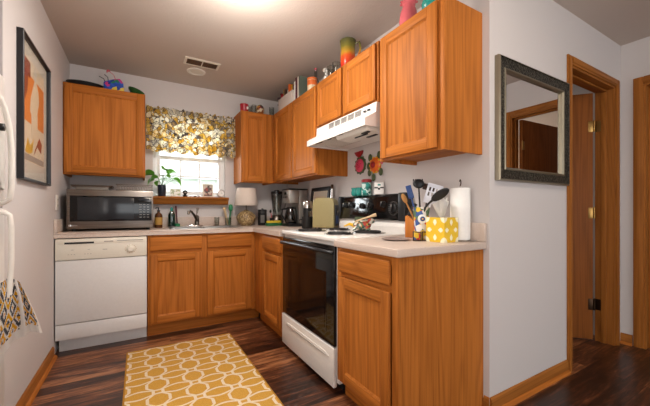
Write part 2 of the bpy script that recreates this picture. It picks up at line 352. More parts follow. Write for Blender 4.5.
def tag(o, label, cat, group=None, kind=None):
    o['label'] = label; o['category'] = cat
    if group: o['group'] = group
    if kind: o['kind'] = kind
    return o
def struct(mb, name, parent=None, loc=None, rz=0):
    o = mb.obj(name, parent, loc, rz)
    if not parent: o['kind'] = 'structure'
    return o
def sroot(name, loc=(0,0,0), rz=0):
    o = bpy.data.objects.new(name, None); COL.objects.link(o); o.location = loc; o.rotation_euler.z = rz; o['kind'] = 'structure'; return o
def rot(ax, deg, at=(0,0,0)): return Matrix.Translation(at) @ Matrix.Rotation(R(deg), 4, ax) @ Matrix.Translation([-q for q in at])

# ------------------------------------------------------------------ setting
W, H, CT = 2.145, 2.406, .903           # range wall, ceiling, counter top
YE, XF, YR = -2.62, 3.93, -7.0          # end of the range wall, far wall, rear wall
WP = 'wall_paint'
struct(MB().box(-.9, 7.2, YR-.1, .12, -.06, 0, 'floor_planks'), 'floor')
struct(MB().box(-.9, 7.2, YR-.1, .12, H, H+.08, 'ceiling_paint'), 'ceiling')
wx0, wx1, wz0, wz1 = .665, 1.385, 1.205, 1.99        # window opening
struct(MB().box(-.12, wx0, 0, .12, 0, H, WP).box(wx1, 2.26, 0, .12, 0, H, WP).box(wx0, wx1, 0, .12, 0, wz0, WP).box(wx0, wx1, 0, .12, wz1, H, WP), 'wall_back')
struct(MB().box(-.12, 0, -1.63, .0, 0, H, WP), 'wall_left')
struct(MB().box(-.82, -.12, -1.63, -1.51, 0, H, WP).box(-.94, -.82, -2.6, -1.51, 0, H, WP).box(-.82, 0, -2.6, -2.48, 0, H, WP).box(-.12, 0, YR, -2.6, 0, H, WP), 'wall_alcove')
struct(MB().box(W, W+.115, YE, 0, 0, H, WP), 'wall_right')
D1a, D1b, DH = 3.055, 3.815, 2.055
struct(MB().box(W+.115, D1a, YE, YE+.12, 0, H, WP).box(D1b, XF, YE, YE+.12, 0, H, WP).box(D1a, D1b, YE, YE+.12, DH, H, WP), 'wall_hall')
D2a, D2b = -2.75, -3.51
struct(MB().box(XF, XF+.12, D2a, -1.0, 0, H, WP).box(XF, XF+.12, YR, D2b, 0, H, WP).box(XF, XF+.12, D2b, D2a, DH, H, WP), 'wall_far')
struct(MB().box(-.12, 1.0, YR-.1, YR, 0, H, WP).box(3.4, 7.2, YR-.1, YR, 0, H, WP).box(1.0, 3.4, YR-.1, YR, 2.3, H, WP), 'wall_rear')
struct(MB().box(W+.115, XF, -.72, -.6, 0, H, WP), 'wall_bedroom')
struct(MB().box(6.4, 6.5, YR, 0, 0, H, 'room_beige').box(XF+.12, 6.4, -1.1, -1.0, 0, H, 'room_beige').box(XF+.12, 6.4, -6.0, -5.9, 0, H, 'room_beige'), 'wall_side_room')

def skirting(name, p0, p1, nx, ny):
    """oak baseboard with a quarter round from p0 to p1, room side along (nx,ny)"""
    d = Vector((p1[0]-p0[0], p1[1]-p0[1], 0)); L = d.length; a = math.atan2(d.y, d.x)
    o = MB(); s_ = 1 if (-sin(a)*nx+cos(a)*ny) > 0 else -1
    o.prism([(0,0), (s_*.012,0), (s_*.012,.066), (s_*.007,.078), (s_*.002,.082), (0,.082)], 'x', 0, L, 'trim_x')
    o.prism([(s_*.0122,0), (s_*.029,0), (s_*.027,.009), (s_*.021,.016), (s_*.0122,.019)], 'x', 0, L, 'oak_x')
    struct(o, name, loc=(p0[0], p0[1], 0), rz=a)
skirting('baseboard_left', (.0, -.66), (.0, -1.63), 1, 0)
skirting('baseboard_hall', (W+.002, YE), (2.998, YE), 0, -1)
skirting('baseboard_far', (XF, YE-.0), (XF, -2.692), -1, 0)
skirting('baseboard_end', (W, YE+.0), (W, -2.592), -1, 0)
skirting('baseboard_far_side', (XF, -3.57), (XF, YR), -1, 0)

# window in the back wall
wr = sroot('window_1', (wx0, 0, wz0)); ww, wh = wx1-wx0, wz1-wz0
struct(MB().rframe(ww, wh, [(0,0), (.0,.02), (.03,.02), (.03,.0), (.03,-.05), (0,-.05)], ['vinyl']*6, y0=.05), 'window_frame', wr)
s_ = MB().rframe(ww-.064, .40, [(0,0), (0,.022), (.036,.022), (.042,.006), (.042,0)], ['vinyl']*5, y0=.05); o = struct(s_, 'window_sash', wr); o.location = (.032, 0, .034)
mb = MB()
for k in (1, 2): mb.box(.032+.042+(ww-.148)*k/3-.008, .032+.042+(ww-.148)*k/3+.008, .034, .046, .07, .40, 'vinyl', .003)
mb.box(.07, ww-.07, .036, .044, .222, .238, 'vinyl', .003); struct(mb, 'window_muntin', wr)
struct(MB().rframe(ww-.064, .36, [(0,0), (0,.018), (.034,.018), (.04,.004), (.04,0)], ['vinyl']*5, y0=.085), 'upper_sash', wr).location = (.032, 0, .40)
struct(MB().box(.06, ww-.06, .048, .052, .06, .41, 'pane_glass'), 'window_pane', wr)
struct(MB().box(.06, ww-.06, .083, .087, .43, .74, 'pane_glass'), 'window_pane', wr)
# oak stool and apron under it
struct(MB().prism([(-.115,.067), (-.118,.058), (-.105,.050), (-.095,.034), (-.085,.012), (-.075,.0), (-.001,.0), (-.001,.067)], 'x', .0, .745, 'trim_x', 0).box(.0, .745, -.122, -.001, .067, .078, 'oak_x', .003), 'window_sill', None, (.655, 0, 1.135))

# doorway in the hall wall: jambs, casing, stop, leaf swung into the room behind
def casing(parent, x0, x1, top, y, name='casing'):
    cw = .058
    for nm, a, b in (('casing', x0-cw, x0), ('casing', x1, x1+cw)):
        struct(MB().box(a, b, y-.012, y, 0, top+cw, 'trim_z', .004).box(a+.012, b-.012, y-.017, y-.012, 0, top+cw-.012, 'trim_z', .003), nm, parent)
    struct(MB().box(x0, x1, y-.012, y, top, top+cw, 'trim_x', .004).box(x0, x1, y-.017, y-.012, top+.012, top+cw-.012, 'trim_x', .003), 'casing', parent)
def door_leaf(parent, hx, hy, ang, wid, sign, hinge='brass'):
    """slab door hinged at (hx,hy); ang is the direction the leaf points, in degrees"""
    e = bpy.data.objects.new('door_leaf', MB().box(0, wid, -.0175, .0175, .012, 2.035, 'leaf_z', .002).obj('tmp').data); bpy.data.objects.remove(bpy.data.objects['tmp'])
    COL.objects.link(e); e.parent = parent; e.location = (hx, hy, 0); e.rotation_euler.z = R(ang)
    for z, hm in ((.30, 'bronze'), (1.05, 'brass'), (1.76, hinge)):
        MB().cyl((-.006, sign*.02, z-.045), (-.006, sign*.02, z+.045), .007, hm, 10).box(-.003, .034, sign*.0178, sign*.0195, z-.045, z+.045, hm, .0005).cyl((-.006, sign*.02, z+.045), (-.006, sign*.02, z+.052), .004, hm, 8).obj('hinge', e)
    k = MB().lathe([(.026,0), (.026,.006), (.012,.01), (.012,.035), (.026,.045), (.028,.058), (.018,.07), (0,.072)], (0,0,0), 'brass', 20)
    o = k.obj('door_knob', e); o.location = (wid-.07, -.0175, .96); o.rotation_euler = (pi/2, 0, 0)
    return e
d1 = sroot('door_1', (0, 0, 0))
struct(MB().box(D1b-.018, D1b, YE-.002, YE+.122, 0, DH-.018, 'trim_z').box(D1a, D1a+.018, YE-.002, YE+.122, 0, DH-.018, 'trim_z').box(D1a, D1b, YE-.002, YE+.122, DH-.018, DH, 'trim_x')
       .box(D1b-.03, D1b-.018, YE+.045, YE+.08, 0, DH-.03, 'trim_z', .002).box(D1a+.018, D1a+.03, YE+.045, YE+.08, 0, DH-.03, 'trim_z', .002).box(D1a+.018, D1b-.018, YE+.045, YE+.08, DH-.03, DH-.018, 'trim_x', .002), 'jamb', d1)
casing(d1, D1a+.004, D1b-.004, DH-.004, YE)
door_leaf(d1, D1b-.034, YE+.135, 131, .735, 1)
for z, hm in ((.30, 'bronze'), (1.76, 'brass')):
    MB().box(D1b-.0195, D1b-.0182, YE+.082, YE+.120, z-.045, z+.045, hm).obj('hinge_plate', d1)
# second doorway in the far wall, opening into a side room
d2 = sroot('door_2', (XF, 0, 0), -pi/2)       # local x -> -y, local -y -> -x
a, b = -D2a, -D2b
struct(MB().box(a, a+.018, -.002, .122, 0, DH-.018, 'trim_z').box(b-.018, b, -.002, .122, 0, DH-.018, 'trim_z').box(a, b, -.002, .122, DH-.018, DH, 'trim_x')
       .box(a+.018, a+.03, .045, .08, 0, DH-.03, 'trim_z', .002).box(b-.03, b-.018, .045, .08, 0, DH-.03, 'trim_z', .002).box(a+.018, b-.018, .045, .08, DH-.03, DH-.018, 'trim_x', .002), 'jamb', d2)
casing(d2, a+.004, b-.004, DH-.004, 0)
door_leaf(d2, b-.034, .135, 93, .735, 1)
for z in (1.05, 1.76): MB().box(b-.0195, b-.0182, .082, .120, z-.045, z+.045, 'brass').obj('hinge_plate', d2)

# outside: lawn and a pale neighbouring house seen through the panes
struct(MB().box(-14, 16, .2, 30, -.4, -.3, 'grass_green'), 'ground')
hs = thing('house', 'pale neighbouring house seen through the window panes', 'house', (2.5, 13, -.3))
MB().box(-6, 6, 0, 6, 0, 2.9, 'siding').obj('wall', hs)
MB().prism([(-.5, 2.9), (6.5, 2.9), (3, 5.0)], 'x', -6.4, 6.4, 'roof_grey').obj('roof', hs)
for x in (-.15, .55): MB().box(x, x+.26, -.03, -.002, 1.25, 2.3, 'screen_dark', .01).obj('window', hs)

# ------------------------------------------------------------------ cabinets
def door_front(parent, x0, x1, z0, z1, y, name='door'):
    """framed cabinet door with a recessed panel, facing -y, its back on y"""
    th, st = .019, .056
    f = MB()
    for a, b in ((x0, x0+st), (x1-st, x1)): f.box(a, b, y-th, y-.001, z0, z1, 'oak_z', .004)
    for a, b in ((z0, z0+st), (z1-st, z1)): f.box(x0+st-.001, x1-st+.001, y-th, y-.001, a, b, 'oak_x', .004)
    g = .007
    f.rframe(x1-x0-2*st+.002, z1-z0-2*st+.002, [(0, th-.002), (g, th-.009), (g, .002), (0, .002)], ['oak_z']*4, y0=y) if False else None
    o = f.obj(name, parent)
    MB().box(x0+st-.002, x1-st+.002, y-th+.010, y-.002, z0+st-.002, z1-st+.002, 'oak_z').obj('panel', o)
    m = MB()
    w, h = x1-x0-2*st, z1-z0-2*st
    m.mtx = Matrix.Translation((x0+st, 0, z0+st)); m.rframe(w, h, [(0, th-.003), (.009, th-.0095), (.009, .004), (0, .004)], ['oak_z']*4, y0=y); m.obj('moulding', o)
    return o
def drawer_front(parent, x0, x1, z0, z1, y):
    return MB().prism([(y-.001, z0), (y-.012, z0), (y-.019, z0+.007), (y-.019, z1-.007), (y-.012, z1), (y-.001, z1)], 'x', x0, x1, 'oak_x', .0025).obj('drawer', parent)
def cabinet(label, w, d, z0, z1, loc, rz, doors, drawers=(), toe=0.0, rails=None, stiles=None, group='oak wall cabinets', name='wall_cabinet'):
    r = thing(name, label, 'cabinet', (loc[0], loc[1], 0), rz, group)
    ff = .019; zb = z0 + (0 if not toe else .0)
    c = MB()
    c.box(0, .016, -d+ff, 0, z0, z1, 'oak_z').box(w-.016, w, -d+ff, 0, z0, z1, 'oak_z').box(.016, w-.016, -d+ff, 0, z0+(.022 if not toe else .01), z0+(.034 if not toe else .025), 'oak_x')
    c.box(.016, w-.016, -.008, 0, z0+.03, z1, 'oak_z')
    if not toe: c.box(.016, w-.016, -d+ff, -.008, z1-.03, z1-.016, 'oak_x')
    c.obj('carcass', r)
    f = MB(); sw = .038
    for a, b in [(0, sw), (w-sw, w)]: f.box(a, b, -d, -d+ff-.0005, z0, z1, 'oak_z', .0015)
    for a, b in (stiles or []): f.box(a, b, -d+.0002, -d+ff-.0008, z0+.001, z1-.001, 'oak_z', .0015)
    for a, b in ([(z0, z0+sw), (z1-sw, z1)] + list(rails or [])): f.box(sw-.001, w-sw+.001, -d+.0004, -d+ff-.0005, a, b, 'oak_x', .0015)
    f.obj('face_frame', r)
    for x0, x1, a, b in drawers: drawer_front(r, x0, x1, a, b, -d)
    for x0, x1, a, b in doors: door_front(r, x0, x1, a, b, -d)
    if toe: MB().box(0, w+(.06 if 'sink' in label else 0), -d+.055, -d+.075, 0, z0, 'oak_x').obj('toe_kick', r)
    return r
UB, UT = 1.372, 2.134
cabinet('single-door oak wall cabinet hung on the left above the microwave', .593, .305, UB, UT, (.0008, -.001), 0, [(.010, .580, UB+.014, UT-.014)])
cabinet('narrow oak wall cabinet on the back wall, right of the window valance',   .358, .305, UB, UT, (1.482, -.001), 0, [(.016, .285, UB+.014, UT-.014)], stiles=[(.26, .358)])
rz = -pi/2
cabinet('two-door oak wall cabinet on the range wall beside the corner, left of the hood', 1.011, .305, UB, UT, (W-.001, -.3075), rz, [(.09, .51, UB+.014, UT-.014), (.535, .997, UB+.014, UT-.014)], stiles=[(.04, .10), (.50, .545)])
cabinet('short two-door oak wall cabinet directly above the white range hood', .77, .305, 1.752, UT, (W-.001, -1.32), rz, [(.014, .372, 1.766, UT-.014), (.398, .756, 1.766, UT-.014)], stiles=[(.366, .404)])
cabinet('large single-door oak wall cabinet at the near end, right of the hood', .475, .305, UB, UT, (W-.001, -2.105), rz, [(.020, .437, UB+.014, UT-.014)])
BZ, BT = .102, .862
cabinet('oak sink base cabinet with two doors under two drawer fronts below the window', .926, .605, BZ, BT, (.606, -.004), 0, [(.018, .428, BZ+.02, .70), (.476, .886, BZ+.02, .70)], [(.018, .428, .728, .846), (.476, .886, .728, .846)], .1, rails=[(.692, .735)], stiles=[(.42, .484)], group='oak base cabinets', name='base_cabinet')
cabinet('oak base cabinet with one door and drawer in the corner, left of the range', .683, .612, BZ, BT, (W-.002, -.613), rz, [(.262, .668, BZ+.02, .70)], [(.262, .668, .728, .846)], .1, rails=[(.692, .735)], stiles=[(.03, .275)], group='oak base cabinets', name='base_cabinet')
eb = cabinet('oak base cabinet at the near end right of the range, with plain side panel', .487, .612, BZ, BT, (W-.002, -2.093), rz, [(.040, .447, BZ+.02, .70)], [(.040, .447, .728, .846)], .1, rails=[(.692, .735)], group='oak base cabinets', name='base_cabinet')
MB().prism([(.0, 0), (-.540, 0), (-.540, BZ), (-.612, BZ), (-.612, BT), (0, BT)], 'x', .4875, .4935, 'oak_z').obj('end_panel', eb)

# ------------------------------------------------------------------ worktops and sink
CF = .640
c1 = thing('countertop', 'speckled beige laminate worktop running under the window and round the corner', 'countertop', (0, 0, CT))
t_ = .038; sx0, sx1, sy0, sy1 = .80, 1.42, -.545, -.115
c = MB(); L = 'laminate'; g = .002
XE = W-CF
c.box(.001, sx0, -CF, -g, -t_, 0, L).box(sx1, W-g, -CF, -g, -t_, 0, L).box(sx0, sx1, sy1, -g, -t_, 0, L).box(sx0, sx1, -CF, sy0, -t_, 0, L)
c.box(XE, W-g, -1.298, -CF, -t_, 0, L); c.obj('worktop', c1)
nose = lambda: None
MB().tube([(.001, -CF, -.004), (XE-.0, -CF, -.004)], .004, L, 8).obj('edge', c1)
MB().box(.001, .020, -CF+.0, -.022, 0, .100, L, .003).obj('side_splash', c1)
MB().box(.001, W-g, -.021, -g, 0, .100, L, .003).obj('back_splash', c1)
MB().box(W-.021, W-g, -1.298, -.0215, 0, .100, L, .003).obj('back_splash', c1)
c2 = thing('countertop', 'short beige laminate worktop at the near end, right of the range', 'countertop', (0, 0, CT))
MB().box(XE, W-g, -2.607, -2.092, -t_, 0, L, .005, 3).obj('worktop', c2)
MB().box(W-.021, W-g, -2.607, -2.0935, 0, .100, L, .003).obj('back_splash', c2)

sk = thing('kitchen_sink', 'stainless double-bowl sink let into the worktop under the window', 'sink', (1.11, -.33, CT))
r_ = MB(); x0, x1, y0, y1 = sx0-1.11-.012, sx1-1.11+.012, sy0+.33-.012, sy1+.33+.012
for a in ((x0, x0+.035, y0, y1), (x1-.035, x1, y0, y1), (x0+.03, x1-.03, y0, y0+.035), (x0+.03, x1-.03, y1-.075, y1), (-.018, .018, y0+.03, y1-.07)): r_.box(*a, .0005, .006, 'steel', .002)
r_.obj('rim', sk)
for a, b in ((x0+.032, -.016), (.016, x1-.032)):
    w_ = MB(); ya, yb = y0+.032, y1-.072
    w_.box(a, b, ya, yb, -.170, -.166, 'steel').box(a, a+.003, ya, yb, -.168, .002, 'steel').box(b-.003, b, ya, yb, -.168, .002, 'steel').box(a, b, ya, ya+.003, -.168, .002, 'steel').box(a, b, yb-.003, yb, -.168, .002, 'steel')
    w_.lathe([(.04,0), (.04,.003), (.02,.001), (0,.001)], ((a+b)/2, (ya+yb)/2, -.166), 'chrome', 20); w_.obj('bowl', sk)
fa = thing('faucet', 'single-lever chrome kitchen faucet rising behind the sink', 'faucet', (1.035, -.145, CT+.006))
MB().box(-.085, .085, -.025, .025, 0, .012, 'chrome', .006).obj('base_plate', fa)
MB().lathe([(.024,.012), (.022,.05), (.02,.085), (.022,.10), (.012,.115), (0,.118)], (.03,0,0), 'steel_dark', 20).obj('body', fa)
MB().tube([(.03,-.01,.055), (-.0,-.06,.105), (-.035,-.12,.145), (-.062,-.17,.157), (-.075,-.195,.152), (-.078,-.203,.125)], [.014,.013,.012,.012,.012,.012], 'steel_dark', 12).obj('spout', fa)
MB().tube([(.03,0,.11), (.032,0,.15), (.036,-.004,.178)], [.008,.008,.012], 'chrome', 10).ell((.036,-.004,.182), (.013,.013,.008), 'chrome').obj('lever', fa)

# ------------------------------------------------------------------ dishwasher
dw = thing('dishwasher', 'white built-in dishwasher under the left end of the worktop', 'dishwasher', (.008, -.63, 0))
dwW = .592
MB().box(.004, dwW-.004, .03, .60, .1, .855, 'white_plastic').obj('tub', dw)
MB().box(0, dwW, 0, .03, .222, .694, 'dish_door', .004).obj('door', dw)
cp = MB().box(0, dwW, -.004, .03, .698, .858, 'cream_plastic', .006).box(.02, dwW-.02, -.0065, -.0035, .815, .842, 'cream_plastic', .002).obj('control_panel', dw)
MB().box(.055, .235, -.008, -.006, .818, .832, 'dark_slot').obj('vent', cp)
MB().box(.30, .36, -.0075, -.006, .826, .833, 'grey_mark').box(.385, .565, -.0075, -.006, .829, .835, 'grey_mark').obj('handle_slot', cp)
mk = MB()
for k in range(3): mk.box(.075+.018*k, .083+.018*k, -.005, -.0038, .738, .741, 'grey_mark').box(.175+.018*k, .183+.018*k, -.005, -.0038, .738, .741, 'grey_mark')
mk.box(.095, .11, -.005, -.0038, .772, .775, 'grey_mark').box(.195, .21, -.005, -.0038, .772, .775, 'grey_mark').box(.29, .32, -.005, -.0038, .766, .77, 'grey_mark').obj('markings', cp)
kb = MB(); kb.mtx = Matrix.Translation((.478, -.004, .762)) @ Matrix.Rotation(pi/2, 4, 'X'); kb.lathe([(.03,0), (.028,.008), (.02,.012), (.018,.022), (0,.023)], (0,0,0), 'cream_plastic', 28)
for k in range(14):
    a = 2*pi*k/14; kb.box(.038*cos(a)-.003, .038*cos(a)+.003, .030*sin(a)-.002, .030*sin(a)+.002, 0, .0012, 'label_gold')
kb.obj('dial', cp)
MB().box(0, dwW, .002, .03, .104, .216, 'dish_door', .004).obj('access_panel', dw)
MB().box(.012, dwW, .068, .08, .0, .104, 'dish_door', .002).obj('toe_panel', dw)

# ------------------------------------------------------------------ range
rg = thing('electric_range', 'white electric range with black glass oven door and four coil burners', 'range', (W, -1.302, 0), rz)
RW, RD = .786, .62        # local x -> -y ; front at local y = -RD
MB().box(0, RW, -.598, -.03, .06, .895, 'white_enamel', .003).box(.03, RW-.03, -.55, -.06, 0, .06, 'dark_slot').obj('body', rg)
od = MB().box(.006, RW-.022, -RD, -.5985, .272, .862, 'black_gloss', .006, 3).obj('oven_door', rg)
MB().box(.11, RW-.11, -RD-.0012, -RD+.002, .34, .70, 'black_gloss').obj('window_surround', od)
MB().box(.13, RW-.13, -RD-.0022, -RD+.002, .36, .68, 'black_gloss').obj('window', od)
hd = MB().tube([(.02, -RD-.002, .822), (.05, -RD-.028, .826), (.2, -RD-.036, .83), (.393, -RD-.038, .832), (.586, -RD-.036, .83), (.726, -RD-.028, .826), (.752, -RD-.002, .822)], [.012,.013,.013,.013,.013,.013,.012], 'black_plastic', 12); hd.obj('handle', od)
dr = MB().box(.004, RW-.020, -RD-.004, -.5985, .035, .266, 'white_enamel', .006, 3).obj('drawer', rg)
MB().prism([(.07,.205), (.12,.222), (.665,.222), (.715,.205), (.665,.196), (.12,.196)], 'y', -RD-.008, -RD-.003, 'white_enamel', .003).box(.1, .685, -RD-.0095, -RD-.0075, .199, .203, 'grey_mark').obj('pull', dr)
ct = MB().box(-.002, RW+.002, -.625, -.07, .885, .915, 'white_enamel', .008, 3).obj('cooktop', rg)
for bx, by, r in ((.20, -.47, .098), (.20, -.22, .078), (.585, -.47, .078), (.585, -.22, .098)):
    bu = MB().lathe([(r+.018,.0), (r+.016,.005), (r+.004,.004), (r*.8,-.001), (.02,-.002), (0,-.002)], (bx, by, .9158), 'drip_pan', 32).obj('drip_pan', ct)
    n = 96; turns = 4 if r > .09 else 3.2
    pts = [(bx+(.018+(r-.02)*k/n)*cos(2*pi*turns*k/n), by+(.018+(r-.02)*k/n)*sin(2*pi*turns*k/n), .924) for k in range(n+1)]
    MB().tube(pts, .0068, 'coil', 6).box(bx-.006, bx+.006, by-r*.8, by+r*.8, .917, .921, 'coil').obj('coil', bu)
bgd = MB().prism([(-.075, .9), (-.082, .96), (-.062, 1.0), (-.062, 1.165), (-.045, 1.185), (-.002, 1.185), (-.002, .9)], 'x', .0, RW, 'white_enamel', .004).obj('backguard', rg)
cpn = MB().prism([(-.085, 1.002), (-.088, 1.012), (-.072, 1.172), (-.058, 1.188), (-.04, 1.19), (-.04, 1.002)], 'x', -.003, RW+.003, 'black_gloss', .005, 2).obj('control_panel', bgd)
MB().box(RW-.06, RW+.006, -.088, -.003, .998, 1.192, 'black_plastic', .01, 3).obj('end_cap', bgd)
MB().box(-.006, .03, -.088, -.003, .998, 1.192, 'black_plastic', .01, 3).obj('end_cap', bgd)
def knob(x, z, r):
    k = MB(); k.mtx = Matrix.Translation((x, -.0885+.1*(z-1.0), z)) @ Matrix.Rotation(pi/2-.1, 4, 'X')
    k.lathe([(r,0), (r*.95,.012), (r*.8,.016), (r*.8,.02), (0,.02)], (0,0,0), 'knob_black', 24).box(-.005, .005, -r*.85, r*.85, .018, .028, 'knob_black', .003).box(-.0012, .0012, r*.2, r*.75, .028, .029, 'white_plastic'); k.obj('knob', cpn)
for x, z in ((.10, 1.115), (.185, 1.115), (.33, 1.105), (.43, 1.105)): knob(x, z, .024)
knob(.58, 1.115, .023); knob(.685, 1.085, .034)
mk = MB()
for k in range(20):
    a = 2*pi*k/20; mk.box(.685+.046*cos(a)-.0015, .685+.046*cos(a)+.0015, -.0905, -.0795, 1.085+.046*sin(a)-.0015, 1.085+.046*sin(a)+.0015, 'grey_mark')
mk.obj('markings', cpn)

# range hood
hv = thing('range_hood', 'white under-cabinet range hood above the electric range', 'hood', (W-.001, -1.325, 0), rz)
z1, z0 = 1.751, 1.593
hb = MB()
sh = [(0, z1), (-.318, z1), (-.322, 1.688), (-.405, 1.640), (-.410, 1.635), (-.410, z0), (-.401, z0), (-.401, 1.628), (-.32, 1.676), (0, 1.69)]
hb.prism(sh, 'x', .004, .758, 'white_enamel')
cheek = [(0, z1), (-.318, z1), (-.322, 1.688), (-.410, 1.637), (-.410, z0), (0, z0)]
hb.prism(cheek, 'x', 0, .004, 'white_enamel').prism(cheek, 'x', .758, .762, 'white_enamel'); hb.obj('canopy', hv)
v_ = MB()
for k in range(5):
    for j in range(5): v_.box(.20+.085*k, .27+.085*k, -.3245, -.3195, 1.705+.008*j, 1.709+.008*j, 'grey_mark')
v_.obj('vent', hv)
MB().box(.64, .665, -.330, -.3205, 1.712, 1.722, 'black_plastic', .002).box(.68, .705, -.330, -.3205, 1.712, 1.722, 'black_plastic', .002).obj('switch', hv)
up = MB().box(.006, .756, -.400, -.004, 1.606, 1.612, 'white_enamel').obj('under_panel', hv)
MB().prism([(-.375, 1.606), (-.355, 1.578), (-.22, 1.573), (-.18, 1.606)], 'x', .37, .73, 'white_plastic', .006).obj('light_cover', up)
g_ = MB().box(.08, .35, -.38, -.13, 1.6035, 1.6062, 'steel')
for k in range(9): g_.box(.09+.028*k, .105+.028*k, -.37, -.14, 1.602, 1.6037, 'white_plastic')
g_.obj('grease_filter', up)
for px, py in ((.12,-.385), (.17,-.38), (.30,-.38), (.46,-.39)): MB().box(px-.022, px+.022, py-.008, py+.008, 1.596, 1.6065, 'dark_slot', .003).obj('switch', up)
for a in ((.52, .66, -.31, -.303), (.58, .68, -.255, -.235), (.64, .71, -.345, -.325)): MB().box(*a, 1.5685, 1.5755, 'dark_slot', .001).obj('lamp_slot', up)

# ------------------------------------------------------------------ refrigerator with handles, note and towel
fr = thing('refrigerator', 'white top-freezer refrigerator at the left edge with long bowed handles', 'refrigerator', (.025, -2.46, 0))
MB().box(-.74, -.065, .02, .755, .03, 1.66, 'white_enamel', .008).obj('body', fr)
fd = MB().box(-.06, 0, .0, .772, 1.090, 1.665, 'white_enamel', .012, 3).obj('freezer_door', fr)
rd = MB().box(-.06, 0, .0, .772, .09, 1.080, 'white_enamel', .012, 3).obj('door', fr)
MB().box(-.7, -.05, .03, .74, 0, .085, 'dark_slot').obj('base_grille', fr)
yh = .655
MB().tube([(-.004, yh-.10, 1.62), (.012, yh-.095, 1.585), (.035, yh-.03, 1.50), (.046, yh-.01, 1.42), (.05, yh, 1.33), (.05, yh, 1.17), (.045, yh, 1.118), (.028, yh, 1.105), (-.004, yh, 1.102)], [.011,.010,.009,.009,.009,.009,.009,.010,.012], 'white_plastic', 12, flat=1.2).obj('handle', fd)
MB().tube([(-.004, yh, 1.066), (.028, yh, 1.063), (.045, yh, 1.05), (.05, yh, 1.0), (.05, yh, .86), (.046, yh-.01, .72), (.035, yh-.03, .64), (.012, yh-.095, .57), (-.004, yh-.10, .54)], [.012,.010,.009,.009,.009,.009,.009,.010,.011], 'white_plastic', 12, flat=1.2).obj('handle', rd)
nt = thing('paper_note', 'white sheet of paper hung on the freezer door by a magnet', 'paper', (.0258, -1.80, 1.165))
MB().surf(lambda u, v: Vector((.0004+.018*(1-v)**2*sin(pi*u), -.16+.263*u, .255*v)), 8, 8, 'white_paper', .0006).obj('sheet', nt)
MB().lathe([(.016,0), (.016,.012), (.012,.016), (0,.016)], (0,0,0), 'black_plastic', 16).obj('clip', nt, label='black clip')
cl = nt.children[-1] if False else [q for q in nt.children if q.name.startswith('clip')][0]; cl.rotation_euler = (0, pi/2, 0); cl.location = (.004, .035, .262)

tw = thing('dish_towel', 'yellow, grey and white ikat dish towel hanging from the refrigerator handle', 'towel', (.085, -1.80, .5))
def drape(A, B, Ct, Dt, seed, folds=1.0):
    """cloth between bottom edge A-B and gathered top edge Ct-Dt (local points)"""
    A, B, Ct, Dt = map(Vector, (A, B, Ct, Dt)); n = Vector((.5, -.866, 0))
    def fn(u, v):
        bot = A.lerp(B, u); top = Ct.lerp(Dt, u); k = 1-v
        p = bot.lerp(top, v); p += n*(.010*sin(u*8+seed)+.006*sin(u*15+2*seed))*folds*(.4+.6*k); p += n*.02*sin(pi*v)
        p.z += .012*sin(pi*u)*v - .006*sin(pi*u*2+seed)*k
        return p
    return fn
uvf = lambda u, v: (u*.24, v*.30)
MB().surf(drape((-.052, -.07, -.038), (.030, .010, .035), (-.040, -.015, .27), (.004, .0, .275), 0), 26, 30, 'towel_print', .004, uvf).obj('front_layer', tw)
MB().surf(drape((.008, .028, .03), (.085, .032, .028), (-.015, .018, .265), (.014, .022, .25), 1.4), 22, 30, 'towel_print', .004, uvf).obj('back_layer', tw)

# ------------------------------------------------------------------ rug
rug = MB().box(-.382, .382, -.702, .602, 0, .009, 'rug_weave', .003); tag(rug.obj('rug', loc=(.845, -1.452, .0005)), 'mustard yellow trellis-patterned rug on the dark plank floor', 'rug')

# ------------------------------------------------------------------ walls: poster, outlets, mirror, ornaments
po = thing('framed_poster', 'tall black-framed orange and cream poster on the left wall', 'picture', (.001, -1.445, 1.235), pi/2)
pw, ph = .585, .775
MB().rframe(pw, ph, [(0,0), (0,.027), (.002,.029), (.010,.029), (.012,.026), (.012,.004), (.012,0)], ['frame_black']*7).obj('frame', po)
ar = MB().box(.011, pw-.011, -.006, -.002, .011, ph-.011, 'poster_mat')
ar.box(.085, pw-.085, -.0068, -.006, .11, ph-.085, 'poster_sand').box(.09, pw-.09, -.0072, -.0066, .33, .60, 'poster_orange').box(.09, .21, -.0074, -.007, .585, .675, 'poster_rust').box(.09, pw-.09, -.0074, -.007, .115, .15, 'poster_grey')
def art(pts, m, y): ar.prism([(x*.9-.02, z) for x, z in pts], 'y', -y, -.007, m)
art([(.29,.20), (.40,.20), (.42,.28), (.41,.42), (.45,.50), (.43,.56), (.385,.60), (.345,.60), (.31,.55), (.26,.48), (.245,.40), (.28,.38)], 'poster_cream', .0080)
art([(.335,.60), (.38,.60), (.395,.64), (.385,.672), (.345,.675), (.325,.64)], 'poster_mat', .0079)
art([(.27,.42), (.30,.42), (.31,.30), (.28,.22)], 'poster_sand', .0084)
art([(.15,.16), (.20,.24), (.25,.20), (.33,.26), (.29,.17), (.22,.15)], 'yellow_glaze', .0082)
art([(.33,.16), (.41,.22), (.50,.19), (.52,.25), (.46,.28), (.42,.25), (.36,.20)], 'poster_rust', .0082)
art([(.14,.44), (.19,.50), (.21,.60), (.17,.63), (.13,.55)], 'poster_rust', .0078)
ar.obj('print', po)
MB().box(.0122, pw-.0122, -.0125, -.011, .0122, ph-.0122, 'poster_glass').obj('glass', po)
